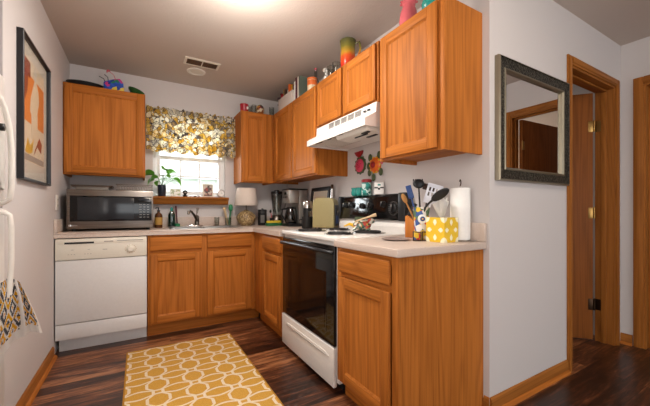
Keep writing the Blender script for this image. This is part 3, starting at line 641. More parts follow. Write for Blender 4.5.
def outlet(label, loc, rz):
    o = thing('wall_outlet', label, 'outlet', loc, rz)
    MB().box(-.036, .036, -.007, -.0005, -.058, .058, 'white_plastic', .003).obj('cover_plate', o)
    for z in (-.022, .022):
        r = MB().prism([(-.016, z-.012), (.016, z-.012), (.018, z), (.016, z+.012), (-.016, z+.012), (-.018, z)], 'y', -.0085, -.0065, 'cream_plastic', .001).box(-.008, -.0055, -.0092, -.008, z-.003, z+.007, 'dark_slot').box(.0055, .008, -.0092, -.008, z-.002, z+.006, 'dark_slot').box(-.002, .002, -.0092, -.008, z-.010, z-.006, 'dark_slot'); r.obj('socket', o)
outlet('white wall outlet on the left wall beside the microwave', (.0, -.535, 1.13), pi/2)
outlet('white wall outlet behind the tissue box and paper towels', (W, -2.44, 1.115), -pi/2)
mi = thing('wall_mirror', 'large rectangular mirror in a beaded silver and dark frame beside the doorway', 'mirror', (2.19, YE-.001, 1.232))
mw_, mh_ = .785, .668
MB().rframe(mw_, mh_, [(0,0), (0,.022), (.004,.029), (.009,.030), (.011,.026), (.058,.020), (.060,.024), (.067,.024), (.074,.016), (.074,.004), (.074,0)],
    ['bead_silver', 'bead_silver', 'bead_silver', 'carved_band', 'carved_band', 'bead_silver', 'bead_silver', 'bead_silver', 'bead_silver', 'bead_silver', 'black_plastic']).obj('frame', mi)
MB().box(.072, mw_-.072, -.006, -.003, .072, mh_-.072, 'mirror_silver').obj('glass', mi)

fo = thing('wall_ornament', 'painted wall ornament of a pink melon with a crimson slice on top', 'ornament', (W-.001, -1.50, 1.48), rz)
k = MB(); k.mtx = Matrix.Rotation(pi/2, 4, 'X')
k.lathe([(.058,0), (.058,.008), (.05,.018), (.03,.024), (0,.026)], (.005,-.035,0), 'melon_pink', 28).obj('fruit', fo)
k = MB(); k.mtx = Matrix.Rotation(pi/2, 4, 'X'); k.lathe([(.071,0), (.071,.004), (.06,.01), (0,.01)], (.008,-.032,0), 'leaf_dark', 28)
for i in range(12):
    a = 2*pi*i/12; k.ell((.008+.07*cos(a), -.032+.07*sin(a), .004), (.012,.009,.004), 'leaf_dark', 10)
k.obj('rind', fo)
MB().prism([(-.06,.082), (.055,.086), (.04,.055), (.0,.03), (-.035,.05)], 'y', -.022, -.001, 'crimson', .006).obj('slice', fo)
k = MB()
for i in range(9): a = 2.4*i; k.ell((.005+.012*math.sqrt(i)*cos(a), -.0262+.0003*i, -.035+.012*math.sqrt(i)*sin(a)), (.003,.002,.003), 'dark_slot', 8)
k.obj('seeds', fo)
su = thing('wall_ornament', 'orange turtle-shaped wall ornament right of the pink melon ornament', 'ornament', (W-.001, -1.705, 1.425), rz)
k = MB(); k.mtx = Matrix.Rotation(pi/2, 4, 'X'); k.lathe([(.062,0), (.062,.01), (.052,.022), (.03,.03), (0,.032)], (0,0,0), 'orange_glaze', 28).obj('shell', su)
k = MB()
for i in range(10): a = 2*pi*i/10; k.ell((.058*cos(a), -.012, .058*sin(a)), (.011,.008,.011), 'yellow_glaze', 10)
k.obj('rim', su)
k = MB(); k.ell((0, -.034, .0), (.026,.010,.026), 'crimson', 14)
for i in range(6): a = 2*pi*i/6; k.ell((.028*cos(a), -.028, .028*sin(a)), (.010,.006,.010), 'orange_label', 8)
k.obj('flower', su)
for i, (ax, az, l) in enumerate(((-.062,.065,.03), (.045,.075,.028), (-.078,.0,.03), (-.07,-.055,.028), (.065,-.06,.03), (-.02,-.095,.03), (.075,.02,.025))):
    MB().ell((ax, -.010, az), (l*.8, .008, l), 'leaf_dark' if i != 6 else 'pink_glaze', 12).obj('flipper', su)

# ------------------------------------------------------------------ ceiling fittings
cv = thing('ceiling_vent', 'rectangular two-panel register on the ceiling near the window', 'vent', (1.04, -.60, H-.0005))
MB().rframe(.30, .15, [(0,0), (0,.005), (.02,.009), (.02,0)], ['cream_plastic']*4).obj('tmpf', cv)
f_ = [q for q in cv.children][0]; f_.name = 'frame'; f_.rotation_euler = (pi/2, 0, 0); f_.location = (-.15, .075, 0)
MB().box(-.13, .13, -.055, .055, -.002, -.0005, 'dark_slot').obj('duct', cv)
for x0 in (-.128, .004):
    k = MB()
    for j in range(7): k.mtx = rot('X', 35, (0, -.047+.0155*j, -.005)); k.box(x0, x0+.124, -.052+.0155*j, -.042+.0155*j, -.0055, -.0045, 'cork')
    k.obj('louvre', cv)
MB().box(-.004, .004, -.055, .055, -.009, -.001, 'cream_plastic').obj('divider', cv)
rl = thing('recessed_light', 'small round recessed ceiling light in front of the window, unlit', 'light', (1.02, -.395, H-.0005))
MB().lathe([(.085,0), (.083,-.006), (.062,-.008), (.058,-.003), (.058,0)], (0,0,0), 'white_plastic', 32).obj('trim_ring', rl)
MB().lathe([(.06,-.002), (.04,-.0045), (0,-.006)], (0,0,0), 'cream_plastic', 28).obj('lens', rl)
def dome(label, x, y, power, down):
    d = thing('ceiling_light', label, 'light', (x, y, H-.0005))
    MB().lathe([(0,0), (.165,0), (.168,-.012), (.160,-.022), (0,-.022)], (0,0,0), 'brass', 40).obj('base', d)
    MB().lathe([(.155,-.023), (.148,-.045), (.126,-.072), (.092,-.094), (.05,-.106), (0,-.11)], (0,0,0), 'lamp_glass', 40).obj('glass_dome', d)
    l = bpy.data.lights.new('dome_bulb', 'POINT'); l.energy = power; l.color = (1, .96, .92); l.shadow_soft_size = .14
    o = bpy.data.objects.new('dome_bulb', l); COL.objects.link(o); o.parent = d; o.location = (0, 0, -.30)
    l = bpy.data.lights.new('dome_underside', 'AREA'); l.shape = 'DISK'; l.size = .24; l.energy = down; l.color = (1, .96, .92)
    o = bpy.data.objects.new('dome_underside', l); COL.objects.link(o); o.parent = d; o.location = (0, 0, -.114)
dome('glowing dome ceiling light at the top edge over the rug', 1.03, -1.84, 14, 14)
dome('dome ceiling light in the dining end behind the camera', 1.85, -3.6, 5, 1)

# ------------------------------------------------------------------ valance
va = thing('window_valance', 'gathered yellow and grey floral valance over the window', 'curtain', (.60, -.03, 1.66))
def vfn(u, v):
    x = .004+.872*u; ruff = .022*sin(u*2*pi*11)+.010*sin(u*2*pi*23+1)
    top = 1 if v > .84 else 0
    z = .445*v + .012*sin(u*2*pi*7+.6)*(1-v) + (.008*sin(u*2*pi*19) if top else 0)
    pinch = .35+.65*abs(v-.86)/.86 if v < .86 else .5+.5*(v-.86)/.14*1.2
    return Vector((x, -.030-.018-ruff*pinch - .02*(1-v), z))
MB().surf(vfn, 170, 22, 'valance_print', .003).obj('fabric', va)
MB().cyl((-.004, -.028, .385), (.876, -.028, .385), .009, 'white_plastic', 12).obj('rod', va)

# ------------------------------------------------------------------ things on the sill
SZ = 1.2132
pl = thing('potted_plant', 'leafy green plant in a dark navy pot on the window sill', 'plant', (.745, -.062, SZ))
MB().lathe([(0,0), (.032,0), (.036,.006), (.041,.115), (.037,.115), (.035,.10), (0,.10)], (0,0,0), 'pot_navy', 24).obj('pot', pl)
MB().lathe([(.0345,.101), (.02,.104), (0,.105)], (0,0,0), 'dark_brown', 16).obj('soil', pl)
for i, (lx, ly, lz, ln, tilt, yaw) in enumerate(((-.085,-.02,.225,.085,-12,185), (-.05,-.045,.19,.07,-25,200), (.055,-.02,.235,.085,10,20), (.02,-.05,.265,.075,15,70), (.115,-.03,.185,.07,-30,-10), (-.02,-.055,.165,.065,-35,235), (.15,-.01,.175,.035,0,0), (-.09,-.03,.165,.06,-40,190), (.02,-.04,.20,.06,0,300))):
    MB().tube([(0,0,.10), (lx*.4, ly*.4, .10+(lz-.10)*.6), (lx*.8, ly*.8, lz)], [.0025,.002,.0015], 'stem_green', 6).obj('stem', pl)
    Mx = Matrix.Translation((lx*.8, ly*.8, lz)) @ Matrix.Rotation(R(yaw), 4, 'Z') @ Matrix.Rotation(R(-tilt), 4, 'Y') @ Matrix.Rotation(R(28), 4, 'X')
    l = MB(Mx); ln *= 1.55; l.surf(lambda u, v, ln=ln: Vector((ln*u, (v-.5)*ln*.95*(sin(pi*min(1, u*.9+.1))**.8)*(1-u*.35), .10*ln*sin(pi*u)-.25*ln*u*u+.25*ln*abs(v-.5)*sin(pi*u))), 10, 6, 'leaf_green', .0012); l.obj('leaf', pl)
k = thing('picture_card', 'small pale picture card leaning on the sill behind the plant pot', 'card', (.872, -.035, SZ))
MB(rot('X', -12)).box(-.052, .052, -.003, .0, 0, .085, 'white_paper').box(-.046, .046, -.0036, -.003, .006, .079, 'card_print').obj('card', k); MB().box(-.03, .03, .0, .024, 0, .002, 'white_paper').obj('foot', k)
k = thing('trinket', 'small black round-headed trinket on the sill right of the card', 'ornament', (.962, -.06, SZ))
MB().lathe([(0,0), (.02,0), (.024,.01), (.014,.026), (.012,.03), (.024,.042), (.026,.055), (.016,.068), (0,.07)], (0,0,0), 'black_plastic', 20).obj('body', k)
MB().ell((.0,-.021,.048), (.012,.006,.010), 'grey_mark', 10).obj('face', k)
for i, (x, c_) in enumerate(((1.02,'chrome'), (1.058,'black_plastic'), (1.098,'grey_mark'))):
    o = MB().ell((0,0,.007), (.016,.012,.007), c_, 12).ell((.008,-.004,.014), (.006,.005,.005), 'white_paper', 8).obj('pebble', loc=(x, -.066, SZ))
    tag(o, ('silvery', 'black', 'grey')[i]+' small trinket lying low on the sill between black trinket and photo', 'ornament')
k = thing('photo_frame', 'small upright photo in a pale frame on the right of the sill', 'photo', (1.194, -.04, SZ))
fm = MB(rot('X', -10)); fm.mtx = fm.mtx @ Matrix.Translation((-.054, 0, 0)); fm.rframe(.108, .145, [(0,0), (0,.008), (.012,.01), (.012,.003), (.012,0)], ['book_cream']*5).obj('frame', k)
MB(rot('X', -10)).box(-.044, .044, -.0035, -.001, .010, .135, 'photo_print').obj('photo', k); MB().box(-.02, .02, .0, .03, 0, .003, 'book_cream').obj('stand', k)
k = thing('alarm_clock', 'round silvery clock on the right end of the window sill', 'clock', (1.326, -.055, SZ))
c_ = MB(); c_.mtx = Matrix.Translation((0, 0, .046)) @ Matrix.Rotation(pi/2, 4, 'X'); c_.lathe([(0,-.018), (.038,-.018), (.043,-.01), (.043,.012), (.039,.018), (.034,.015), (0,.015)], (0,0,0), 'steel', 28).obj('case', k)
c_ = MB(); c_.mtx = Matrix.Translation((0, -.0152, .046)) @ Matrix.Rotation(pi/2, 4, 'X'); c_.lathe([(.033,0), (0,.0006)], (0,0,0), 'white_paper', 28).box(-.001, .001, 0, .024, .0008, .0016, 'dark_slot').box(0, .017, -.001, .001, .0008, .0016, 'dark_slot').obj('dial', k)
for x in (-.022, .022): MB().cyl((x, 0, 0), (x*.7, 0, .012), .004, 'steel', 8).obj('foot', k)

# ------------------------------------------------------------------ counter under the window
CZ = CT+.0006
k = thing('soap_bottle', 'brown pump soap bottle with gold label right of the microwave', 'bottle', (.708, -.20, CZ))
MB().lathe([(0,0), (.032,0), (.034,.004), (.034,.115), (.028,.135), (.012,.145), (.012,.158), (0,.158)], (0,0,0), 'bottle_brown', 24).obj('bottle', k)
MB().lathe([(.0345,.03), (.0348,.031), (.0348,.10), (.0345,.101)], (0,0,0), 'label_gold', 24).obj('label', k)
MB().lathe([(.014,.158), (.014,.17), (.005,.172), (.005,.195), (0,.195)], (0,0,0), 'black_plastic', 16).tube([(0,0,.192), (-.012,-.012,.196), (-.028,-.026,.188)], .005, 'black_plastic', 8).obj('pump', k)
k = thing('dish_soap_bottle', 'teal dish soap bottle behind the left side of the sink', 'bottle', (.832, -.085, CZ))
MB().lathe([(0,0), (.03,0), (.033,.01), (.031,.07), (.033,.12), (.018,.155), (.011,.165), (0,.165)], (0,0,0), 'teal_glass', 24, 1, .7).obj('bottle', k)
MB().lathe([(.012,.165), (.012,.19), (.006,.2), (0,.2)], (0,0,0), 'teal_glaze', 14).obj('cap', k)
k = thing('brush', 'dark plum handled dish brush beside the teal bottle', 'brush', (.885, -.07, CZ))
MB().tube([(0,0,.03), (-.006,.0,.12), (-.012,.004,.215)], [.007,.007,.010], 'book_maroon', 10).obj('handle', k)
MB().lathe([(0,0), (.026,.0), (.028,.03), (.012,.036), (0,.036)], (0,0,0), 'green_plastic', 16).obj('head', k)
k = thing('brush_cup', 'pale cup holding straw and green brushes at the right of the sink', 'cup', (1.40, -.085, CZ))
MB().lathe([(0,0), (.03,0), (.034,.09), (.031,.09), (.028,.006), (0,.006)], (0,0,0), 'clear_glass', 24).obj('cup', k)
k2 = tag(MB().tube([(0,0,0), (-.02,.0,.10), (-.034,-.004,.165)], [.007,.012,.015], 'straw', 10).ell((-.038,-.004,.18), (.02,.014,.022), 'straw', 12).obj('brush', loc=(1.395, -.085, CZ+.007)), 'straw coloured bottle brush in the cup right of the sink', 'brush')
k2 = tag(MB().tube([(0,0,0), (.012,0,.10), (.018,-.004,.16)], [.005,.008,.010], 'green_plastic', 10).ell((.018,-.006,.19), (.026,.018,.04), 'green_plastic', 14).obj('scrubber', loc=(1.408, -.085, CZ+.007)), 'green headed scrubber in the cup right of the sink', 'brush')
k = thing('tumbler', 'small clear drinking glass between faucet and brush cup', 'glass', (1.275, -.095, CZ+.006)); MB().lathe([(0,0), (.022,0), (.027,.09), (.0255,.09), (.02,.005), (0,.005)], (0,0,0), 'clear_glass', 22).obj('glass', k)

lp = thing('table_lamp', 'table lamp with woven gold base and pinkish drum shade in the corner', 'lamp', (1.578, -.165, CZ))
MB().lathe([(0,0), (.055,0), (.085,.03), (.105,.075), (.098,.115), (.065,.15), (.03,.165), (.02,.175), (0,.175)], (0,0,0), 'gold_weave', 36).obj('base', lp)
MB().cyl((0,0,.175), (0,0,.28), .006, 'steel_dark', 10).obj('stem', lp)
MB().lathe([(.128,.222), (.130,.226), (.101,.412), (.099,.414), (.097,.412), (.125,.226), (.128,.222)], (0,0,0), 'shade_linen', 40).tube([(.098,0,.40), (0,0,.395), (-.098,0,.40)], .002, 'steel_dark', 6).obj('shade', lp)
MB().ell((0,0,.31), (.028,.028,.036), 'white_paper', 14).obj('bulb', lp)
k = thing('canister', 'black lidded canister with pale label right of the table lamp', 'canister', (1.757, -.19, CZ))
MB().lathe([(0,0), (.048,0), (.05,.004), (.05,.15), (0,.15)], (0,0,0), 'black_plastic', 28).obj('jar', k)
MB().lathe([(.052,.151), (.052,.172), (.046,.178), (.012,.18), (.012,.19), (0,.192)], (0,0,0), 'black_plastic', 28).obj('lid', k)
MB().surf(lambda u, v: Vector((.0508*sin(-.75+.9*u), -.0508*cos(-.75+.9*u), .03+.085*v)), 8, 2, 'grey_mark', .0006).obj('label', k)
bl = thing('blender', 'countertop blender with clear jar and black base in the corner', 'blender', (1.94, -.17, CZ))
MB().lathe([(0,0), (.078,0), (.082,.012), (.075,.06), (.058,.105), (.05,.115), (0,.115)], (0,0,0), 'steel_dark', 28).obj('base', bl)
MB().lathe([(.048,.116), (.05,.122), (.047,.15), (.066,.36), (.063,.36), (.044,.15), (0,.145)], (0,0,0), 'clear_glass', 28).obj('jar', bl)
MB().lathe([(.068,.361), (.07,.372), (.066,.388), (.03,.392), (.028,.405), (0,.406)], (0,0,0), 'black_plastic', 28).obj('lid', bl)
MB().tube([(.06,-.0,.33), (.11,-.0,.32), (.115,-.0,.25), (.09,0,.19), (.05,0,.175)], .009, 'clear_glass', 10).obj('handle', bl)
MB().lathe([(.022,.0), (.02,.012), (0,.012)], (0,0,0), 'black_plastic', 16).obj('dial', bl)
dk = [q for q in bl.children if q.name.startswith('dial')][0]; dk.rotation_euler = (pi/2, 0, 0); dk.location = (-.0, -.071, .055)
MB().tube([(0,0,.14), (.0,0,.30)], .006, 'steel', 8).obj('blade_post', bl)
k = thing('sponge_tray', 'low green tray with yellow sponge in front of the blender', 'tray', (1.83, -.365, CZ))
MB().prism([(-.095,-.03), (.095,-.03), (.095,.03), (-.095,.03)], 'z', 0, .030, 'dish_green', .006).obj('tray', k)
tag(MB().box(-.085, .075, -.026, .026, 0, .026, 'sponge_yellow', .006).obj('sponge', loc=(1.83, -.365, CZ+.0305)), 'yellow sponge lying on the green tray', 'sponge')
k = thing('utensil_cup', 'small dark cup with a pink brush between canister and blender', 'cup', (1.835, -.285, CZ))
MB().lathe([(0,0), (.022,0), (.025,.085), (.022,.085), (.02,.005), (0,.005)], (0,0,0), 'black_plastic', 18).obj('cup', k)
tag(MB().tube([(0,0,0), (-.008,0,.09), (-.016,-.002,.135)], .005, 'pink_glaze', 8).ell((-.02,-.002,.152), (.012,.010,.02), 'black_plastic', 12).obj('brush', loc=(1.837, -.285, CZ+.006)), 'thin pink handled brush with dark tip in the dark cup', 'brush')

cm = thing('coffee_maker', 'stainless and black drip coffee maker in the corner with glass carafe', 'coffee maker', (2.115, -.42, CZ), rz)
MB().box(0, .20, -.22, 0, 0, .03, 'black_plastic', .006).obj('base', cm)
MB().box(.004, .196, -.10, -.004, .03, .385, 'steel_soft', .006).obj('tower', cm)
hdm = MB().box(.004, .196, -.215, -.098, .245, .385, 'steel_soft', .008).box(0, .20, -.218, 0, .385, .398, 'black_plastic', .005).obj('head', cm)
MB().box(.03, .17, -.2185, -.214, .285, .375, 'steel', .003).obj('control_panel', hdm)
k = MB()
for x in (.06, .10, .14): k.box(x-.009, x+.009, -.222, -.218, .30, .318, 'black_plastic', .002)
k.box(.075, .125, -.2205, -.218, .335, .362, 'black_gloss').obj('buttons', hdm)
ca = MB().lathe([(0,0), (.058,0), (.066,.02), (.068,.07), (.055,.13), (.045,.155), (.043,.155), (.052,.13), (.064,.07), (.062,.02), (0,.006)], (.10,-.155,.031), 'dark_glass', 28).obj('carafe', cm)
MB().lathe([(.05,.156), (.05,.168), (.03,.175), (0,.176)], (.10,-.155,.031), 'black_plastic', 24).tube([(.10,-.20,.185), (.10,-.255,.18), (.10,-.262,.12), (.10,-.222,.065)], .010, 'black_plastic', 10).obj('carafe_lid', ca)
k = thing('coffee_grinder', 'slim black and chrome grinder standing between coffee maker and toaster', 'grinder', (2.0, -.83, CZ))
MB().lathe([(0,0), (.05,0), (.05,.02), (.042,.03), (.042,.19), (0,.19)], (0,0,0), 'black_plastic', 24).obj('body', k)
MB().lathe([(.043,.19), (.044,.25), (.038,.262), (0,.264)], (0,0,0), 'chrome', 24).obj('hopper', k)
MB().box(-.012, .012, -.0445, -.041, .10, .16, 'chrome', .002).obj('switch', k)
k = thing('mug', 'squat matt black canister mug beside the olive toaster', 'mug', (1.93, -.955, CZ))
MB().lathe([(0,0), (.05,0), (.053,.004), (.053,.105), (.05,.108), (.046,.105), (.046,.008), (0,.008)], (0,0,0), 'black_iron', 28).obj('cup', k)
MB().tube([(-.05,.0,.085), (-.082,.0,.08), (-.085,.0,.045), (-.052,.0,.025)], .006, 'black_iron', 8).obj('handle', k)
pf = thing('photo_frame', 'black framed picture leaning on the wall behind the olive toaster', 'picture', (W-.062, -.70, CZ), rz)
Lm = rot('X', -7)
f_ = MB(Lm); f_.rframe(.37, .40, [(0,0), (0,.016), (.004,.018), (.034,.018), (.038,.006), (.038,0)], ['frame_black']*6).obj('frame', pf)
MB(Lm).box(.034, .336, -.005, -.001, .034, .366, 'poster_mat').box(.09, .28, -.0056, -.005, .09, .31, 'poster_cream').obj('picture', pf)
to = thing('toaster', 'olive green toaster with rounded shoulders beside the range', 'toaster', (1.968, -1.185, CZ), R(-53.9))
a, hh = .105, .282
pr = [(-a,.012), (a,.012)] + [(a-.055+.055*cos(R(q)), hh-.055+.055*sin(R(q))) for q in range(0, 91, 15)] + [(-a+.055+.055*cos(R(q)), hh-.055+.055*sin(R(q))) for q in range(90, 181, 15)]
MB().prism(pr, 'y', 0, .118, 'olive', .008, 3).obj('body', to)
MB().box(-.06, .06, .032, .046, hh-.001, hh+.0008, 'dark_slot').box(-.06, .06, .072, .086, hh-.001, hh+.0008, 'dark_slot').obj('slots', to)
MB().box(a-.001, a+.012, .016, .102, .03, .215, 'black_plastic', .005).obj('end_panel', to, label='dark end panel')
MB().box(a+.010, a+.032, .045, .072, .15, .168, 'steel_dark', .005).obj('lever', to)
MB().box(a+.011, a+.015, .030, .088, .05, .12, 'blue_plastic', .001).obj('dial_plate', to)
for x in (-.08, .08):
    for y in (.02, .098): MB().cyl((x, y, 0), (x, y, .013), .009, 'black_plastic', 10).obj('foot', to)
k = thing('bottle', 'tall slim silver bottle with dark cap behind the olive toaster', 'bottle', (2.102, -1.128, CZ))
MB().lathe([(0,0), (.02,0), (.021,.004), (.021,.28), (.014,.32), (.012,.37), (0,.37)], (0,0,0), 'chrome', 18).obj('body', k); MB().lathe([(.013,.37), (.013,.405), (.008,.41), (0,.41)], (0,0,0), 'bronze', 14).obj('cap', k)

# microwave
mw = thing('microwave', 'large stainless microwave oven with black window on the left worktop', 'microwave', (.052, -.462, CZ+.018))
mW, mH, mD = .60, .318, .40
MB().box(0, mW, 0, mD, 0, mH, 'steel_dark', .006).obj('case', mw)
md = MB().box(0, mW, -.028, -.0005, 0, mH, 'brushed', .005).obj('door', mw)
MB().box(.022, mW-.012, -.031, -.0275, .062, mH-.05, 'black_gloss', .003).obj('glass_front', md)
MB().box(.07, .455, -.0318, -.0308, .075, mH-.062, 'screen_dark', .0003).obj('window', md)
k = MB()
for i in range(6):
    for j in range(3): k.box(.495+.028*j, .512+.028*j, -.0318, -.0309, .09+.022*i, .094+.022*i, 'grey_mark')
k.box(.49, .57, -.0318, -.0309, .235, .252, 'screen_dark').obj('keypad', md)
MB().box(.012, .030, -.0292, -.0278, .02, .038, 'chrome', .003).box(.036, .07, -.0287, -.0278, .026, .032, 'grey_mark').obj('badge', md)
for x in (.04, mW-.04):
    for y in (.03, mD-.04): MB().cyl((x, y, -.018), (x, y, .001), .014, 'black_plastic', 12).obj('foot', mw)
MT = CZ+.018+mH+.0006
k = thing('pan_lid', 'flat grey metal tray lying on the left of the microwave top', 'tray', (.215, -.385, MT)); MB().prism([(-.12,-.09), (.12,-.09), (.135,-.075), (.135,.075), (.12,.09), (-.12,.09), (-.135,.075), (-.135,-.075)], 'z', .020, .026, 'steel_dark', .002).box(-.11, .11, -.08, .08, 0, .0205, 'steel_dark').obj('tray', k)
MB().rframe(.27, .18, [(0,0), (-.006,.012), (.004,.013), (.008,.001)], ['steel_dark']*4).obj('rim', k); q = [w for w in k.children if w.name.startswith('rim')][0]; q.rotation_euler = (-pi/2, 0, 0); q.location = (-.135, .09-.18, .008); q.rotation_euler = (-pi/2, 0, 0); q.location = (-.135, -.09, .024)
q.rotation_euler = (pi*1.5, 0, 0)
def wire_rack(label, x):
    k = thing('wire_rack', label, 'rack', (x, -.375, MT), 0, 'wire racks on the microwave')
    c_ = MB()
    for z in (.004, .05): c_.tube([(-.07,-.10,z), (.07,-.10,z), (.07,.10,z), (-.07,.10,z)], .0035, 'steel_dark', 6, closed=True)
    c_.obj('rim', k); c_ = MB()
    for i in range(7):
        xx = -.06+.02*i; c_.tube([(xx,-.10,.05), (xx+.012,-.10,.004), (xx+.012,.10,.004), (xx,.10,.05)], .002, 'steel', 6)
    for i in range(5): c_.tube([(-.07,-.08+.04*i,.004), (.07,-.08+.04*i,.004)], .002, 'steel', 6)
    c_.obj('wires', k)
wire_rack('left wire rack on top of the microwave, next to the grey tray', .448); wire_rack('right wire rack on top of the microwave, near the plant', .578)

# ------------------------------------------------------------------ things on the range
BG = 1.1905
for i, (y, lab) in enumerate(((-1.49, 'left teal glazed cup on top of the range control panel'), (-1.555, 'right teal glazed cup touching the red-lidded jar'))):
    k = thing('teal_cup', lab, 'cup', (2.097, y, BG), 0, 'teal cups on the range')
    MB().lathe([(0,0), (.02,0), (.03,.012), (.032,.032), (.026,.05), (.03,.066), (.027,.066), (.023,.05), (.028,.03), (0,.008)], (0,0,0), 'teal_glaze', 22).obj('bowl', k)
k = thing('lidded_jar', 'teal patterned jar with red lid standing on the range back panel', 'jar', (2.10, -1.64, BG))
MB().lathe([(0,0), (.036,0), (.038,.004), (.038,.10), (0,.10)], (0,0,0), 'teal_print', 24).obj('jar', k); MB().lathe([(.041,.1005), (.041,.122), (.036,.126), (0,.126)], (0,0,0), 'crimson', 24).obj('lid', k)
k = thing('white_cup', 'square white cup with black motif on the range back panel', 'cup', (2.10, -1.79, BG), R(-40))
MB().prism([(-.034,-.034), (.034,-.034), (.034,.034), (-.034,.034)], 'z', 0, .088, 'white_paper', .004).obj('cup', k)
MB().box(-.034, -.008, -.0352, -.0338, .044, .054, 'dark_slot').box(.008, .034, -.0352, -.0338, .044, .054, 'dark_slot').box(-.008, .008, -.0352, -.0338, .034, .048, 'dark_slot').box(-.010, .012, -.0352, -.0338, .064, .076, 'teal_glaze').obj('motif', k)
k = thing('figurine', 'small multicoloured painted animal figurine sitting on the cooktop', 'figurine', (1.875, -1.875, .9312), R(-35))
MB().ell((0,0,.038), (.065,.034,.034), 'painted_print', 20).ell((.062,-.005,.066), (.026,.02,.02), 'painted_print', 14).obj('body', k)
for x, y in ((-.05,-.025), (-.04,.028), (.04,-.03), (.045,.028)): MB().tube([(x*.7,y*.7,.03), (x,y,.014), (x*1.3,y*1.3,.006)], [.012,.010,.006], 'painted_print', 8).obj('leg', k)
MB().tube([(-.055,0,.035), (-.085,.005,.045), (-.11,.004,.035), (-.125,0,.03)], [.014,.010,.006,.003], 'yellow_glaze', 8).obj('tail', k)
MB().tube([(-.05,-.035,.062), (.0,-.03,.082), (.05,-.032,.097), (.094,-.034,.112)], [.006,.006,.007,.012], 'straw', 8).obj('horn', k)
MB().box(-.05, .02, .018, .03, .05, .095, 'leaf_dark', .006).obj('crest', k)

# ------------------------------------------------------------------ near worktop
k = thing('trivet', 'round grey plate lying on the near worktop beside the range', 'plate', (1.80, -2.285, CZ))
MB().lathe([(0,0), (.055,0), (.078,.007), (.08,.010), (.075,.010), (.055,.005), (0,.005)], (0,0,0), 'plate_grey', 36).obj('plate', k)
kb = thing('knife_block', 'light wood knife block with black handles beside the patterned crock', 'knife block', (2.02, -2.20, CZ), R(-60))
MB().prism([(-.04,0), (.04,0), (.04,.085), (-.026,.138), (-.04,.13)], 'y', -.027, .027, 'knife_wood', .003).obj('block', kb)
for i, (y, o_) in enumerate(((-.018, .0), (0, .0), (.018, .0), (-.009, .032), (.009, .032))):
    k = MB(); bx, bz = -.026+o_*1.2, .136-o_*.95; k.mtx = rot('Y', 32, (bx, 0, bz))
    k.box(bx-.008, bx+.008, y-.006, y+.006, bz-.004, bz+.085, 'black_plastic', .003); o = k.obj('knife', loc=kb.location, rz=R(-60))
    tag(o, 'black handled kitchen knife in the light wood block', 'knife', 'knives in the block')
cr = thing('utensil_crock', 'tall multicoloured patterned crock full of cooking utensils', 'crock', (1.938, -2.345, CZ))
MB().lathe([(0,0), (.042,0), (.045,.006), (.040,.07), (.042,.14), (.047,.185), (.043,.185), (.038,.14), (.036,.07), (.038,.01), (0,.01)], (0,0,0), 'crock_print', 28).obj('pot', cr)
k = MB(); k.mtx = Matrix.Translation((-.026, -.032, .120)) @ Matrix.Rotation(R(-41), 4, 'Z') @ Matrix.Rotation(pi/2, 4, 'X')
k.lathe([(.026,0), (.024,.004), (0,.005)], (0,0,0), 'white_paper', 20).lathe([(.014,.004), (.012,.007), (0,.008)], (0,0,0), 'blue_plastic', 16).lathe([(.006,.007), (0,.010)], (0,0,0), 'yellow_glaze', 10).obj('flower', cr)
cb = (1.938, -2.345, CZ+.011)
def utensil(name, label, tip, mk, m, r=.006):
    """handle runs from the crock floor to `tip` (relative to the crock); mk adds the head in a frame whose z is the handle axis"""
    base = Vector((-tip[0]*.12, -tip[1]*.12, 0)); tp = Vector(tip); d = (tp-base).normalized()
    k = thing(name, label, name.replace('_', ' '), cb)
    MB().tube([base, base+(tp-base)*.5, tp], [r, r*.9, r*.75], m, 8).obj('handle', k)
    side = Vector((.8657, -.5006, 0)); nrm = d.cross(side).normalized(); side = nrm.cross(d).normalized()     # heads lie broadside to the room
    Mx = Matrix((side, -nrm, d)).transposed().to_4x4(); Mx.translation = tp
    h = MB(Mx); mk(h); h.obj('head', k)
def slotted(h):
    for a, b in ((-.044,-.032), (-.020,-.012), (.000,.008), (.018,.026), (.034,.044)): h.box(a, b, -.0015, .0015, .0, .098, 'slotted_white')
    h.box(-.044, .044, -.0015, .0015, -.012, .030, 'slotted_white', .001).box(-.044, .044, -.0015, .0015, .080, .102, 'slotted_white', .001).box(-.04, .04, -.0014, .0014, .052, .058, 'slotted_white')
utensil('slotted_turner', 'white slotted turner standing in the patterned crock', (.040, -.034, .205), slotted, 'slotted_white')
utensil('spatula', 'blue flat spatula leaning left in the patterned crock', (-.05, .030, .235), lambda h: h.box(-.016, .016, -.003, .003, -.01, .066, 'blue_plastic', .003), 'blue_plastic')
utensil('wooden_spoon', 'wooden spoon leaning furthest left in the patterned crock', (-.070, .050, .205), lambda h: h.ell((0,0,.022), (.014,.005,.03), 'spoon_wood', 14), 'spoon_wood')
def forky(h):
    h.ell((0,0,.02), (.034,.010,.028), 'black_plastic', 16)
    for x in (-.026,-.013,0,.013,.026): h.box(x-.003, x+.003, -.016, -.005, .02, .05, 'black_plastic', .002)
utensil('pasta_server', 'black toothed pasta server standing tallest in the crock', (.012, .03, .292), forky, 'black_plastic')
utensil('turner', 'dark brown flat turner behind the white slotted turner', (.078, .014, .278), lambda h: h.box(-.038, .04, -.003, .003, -.005, .034, 'dark_brown', .003), 'dark_brown')
k = thing('serving_spoon', 'long black serving spoon leaning right over the tissue box', 'spoon', cb)
MB().tube([(.012,.022,.0), (-.008,-.012,.10), (-.020,-.045,.172), (-.024,-.075,.196), (-.026,-.10,.211)], [.006,.006,.006,.006,.007], 'black_plastic', 8).obj('handle', k)
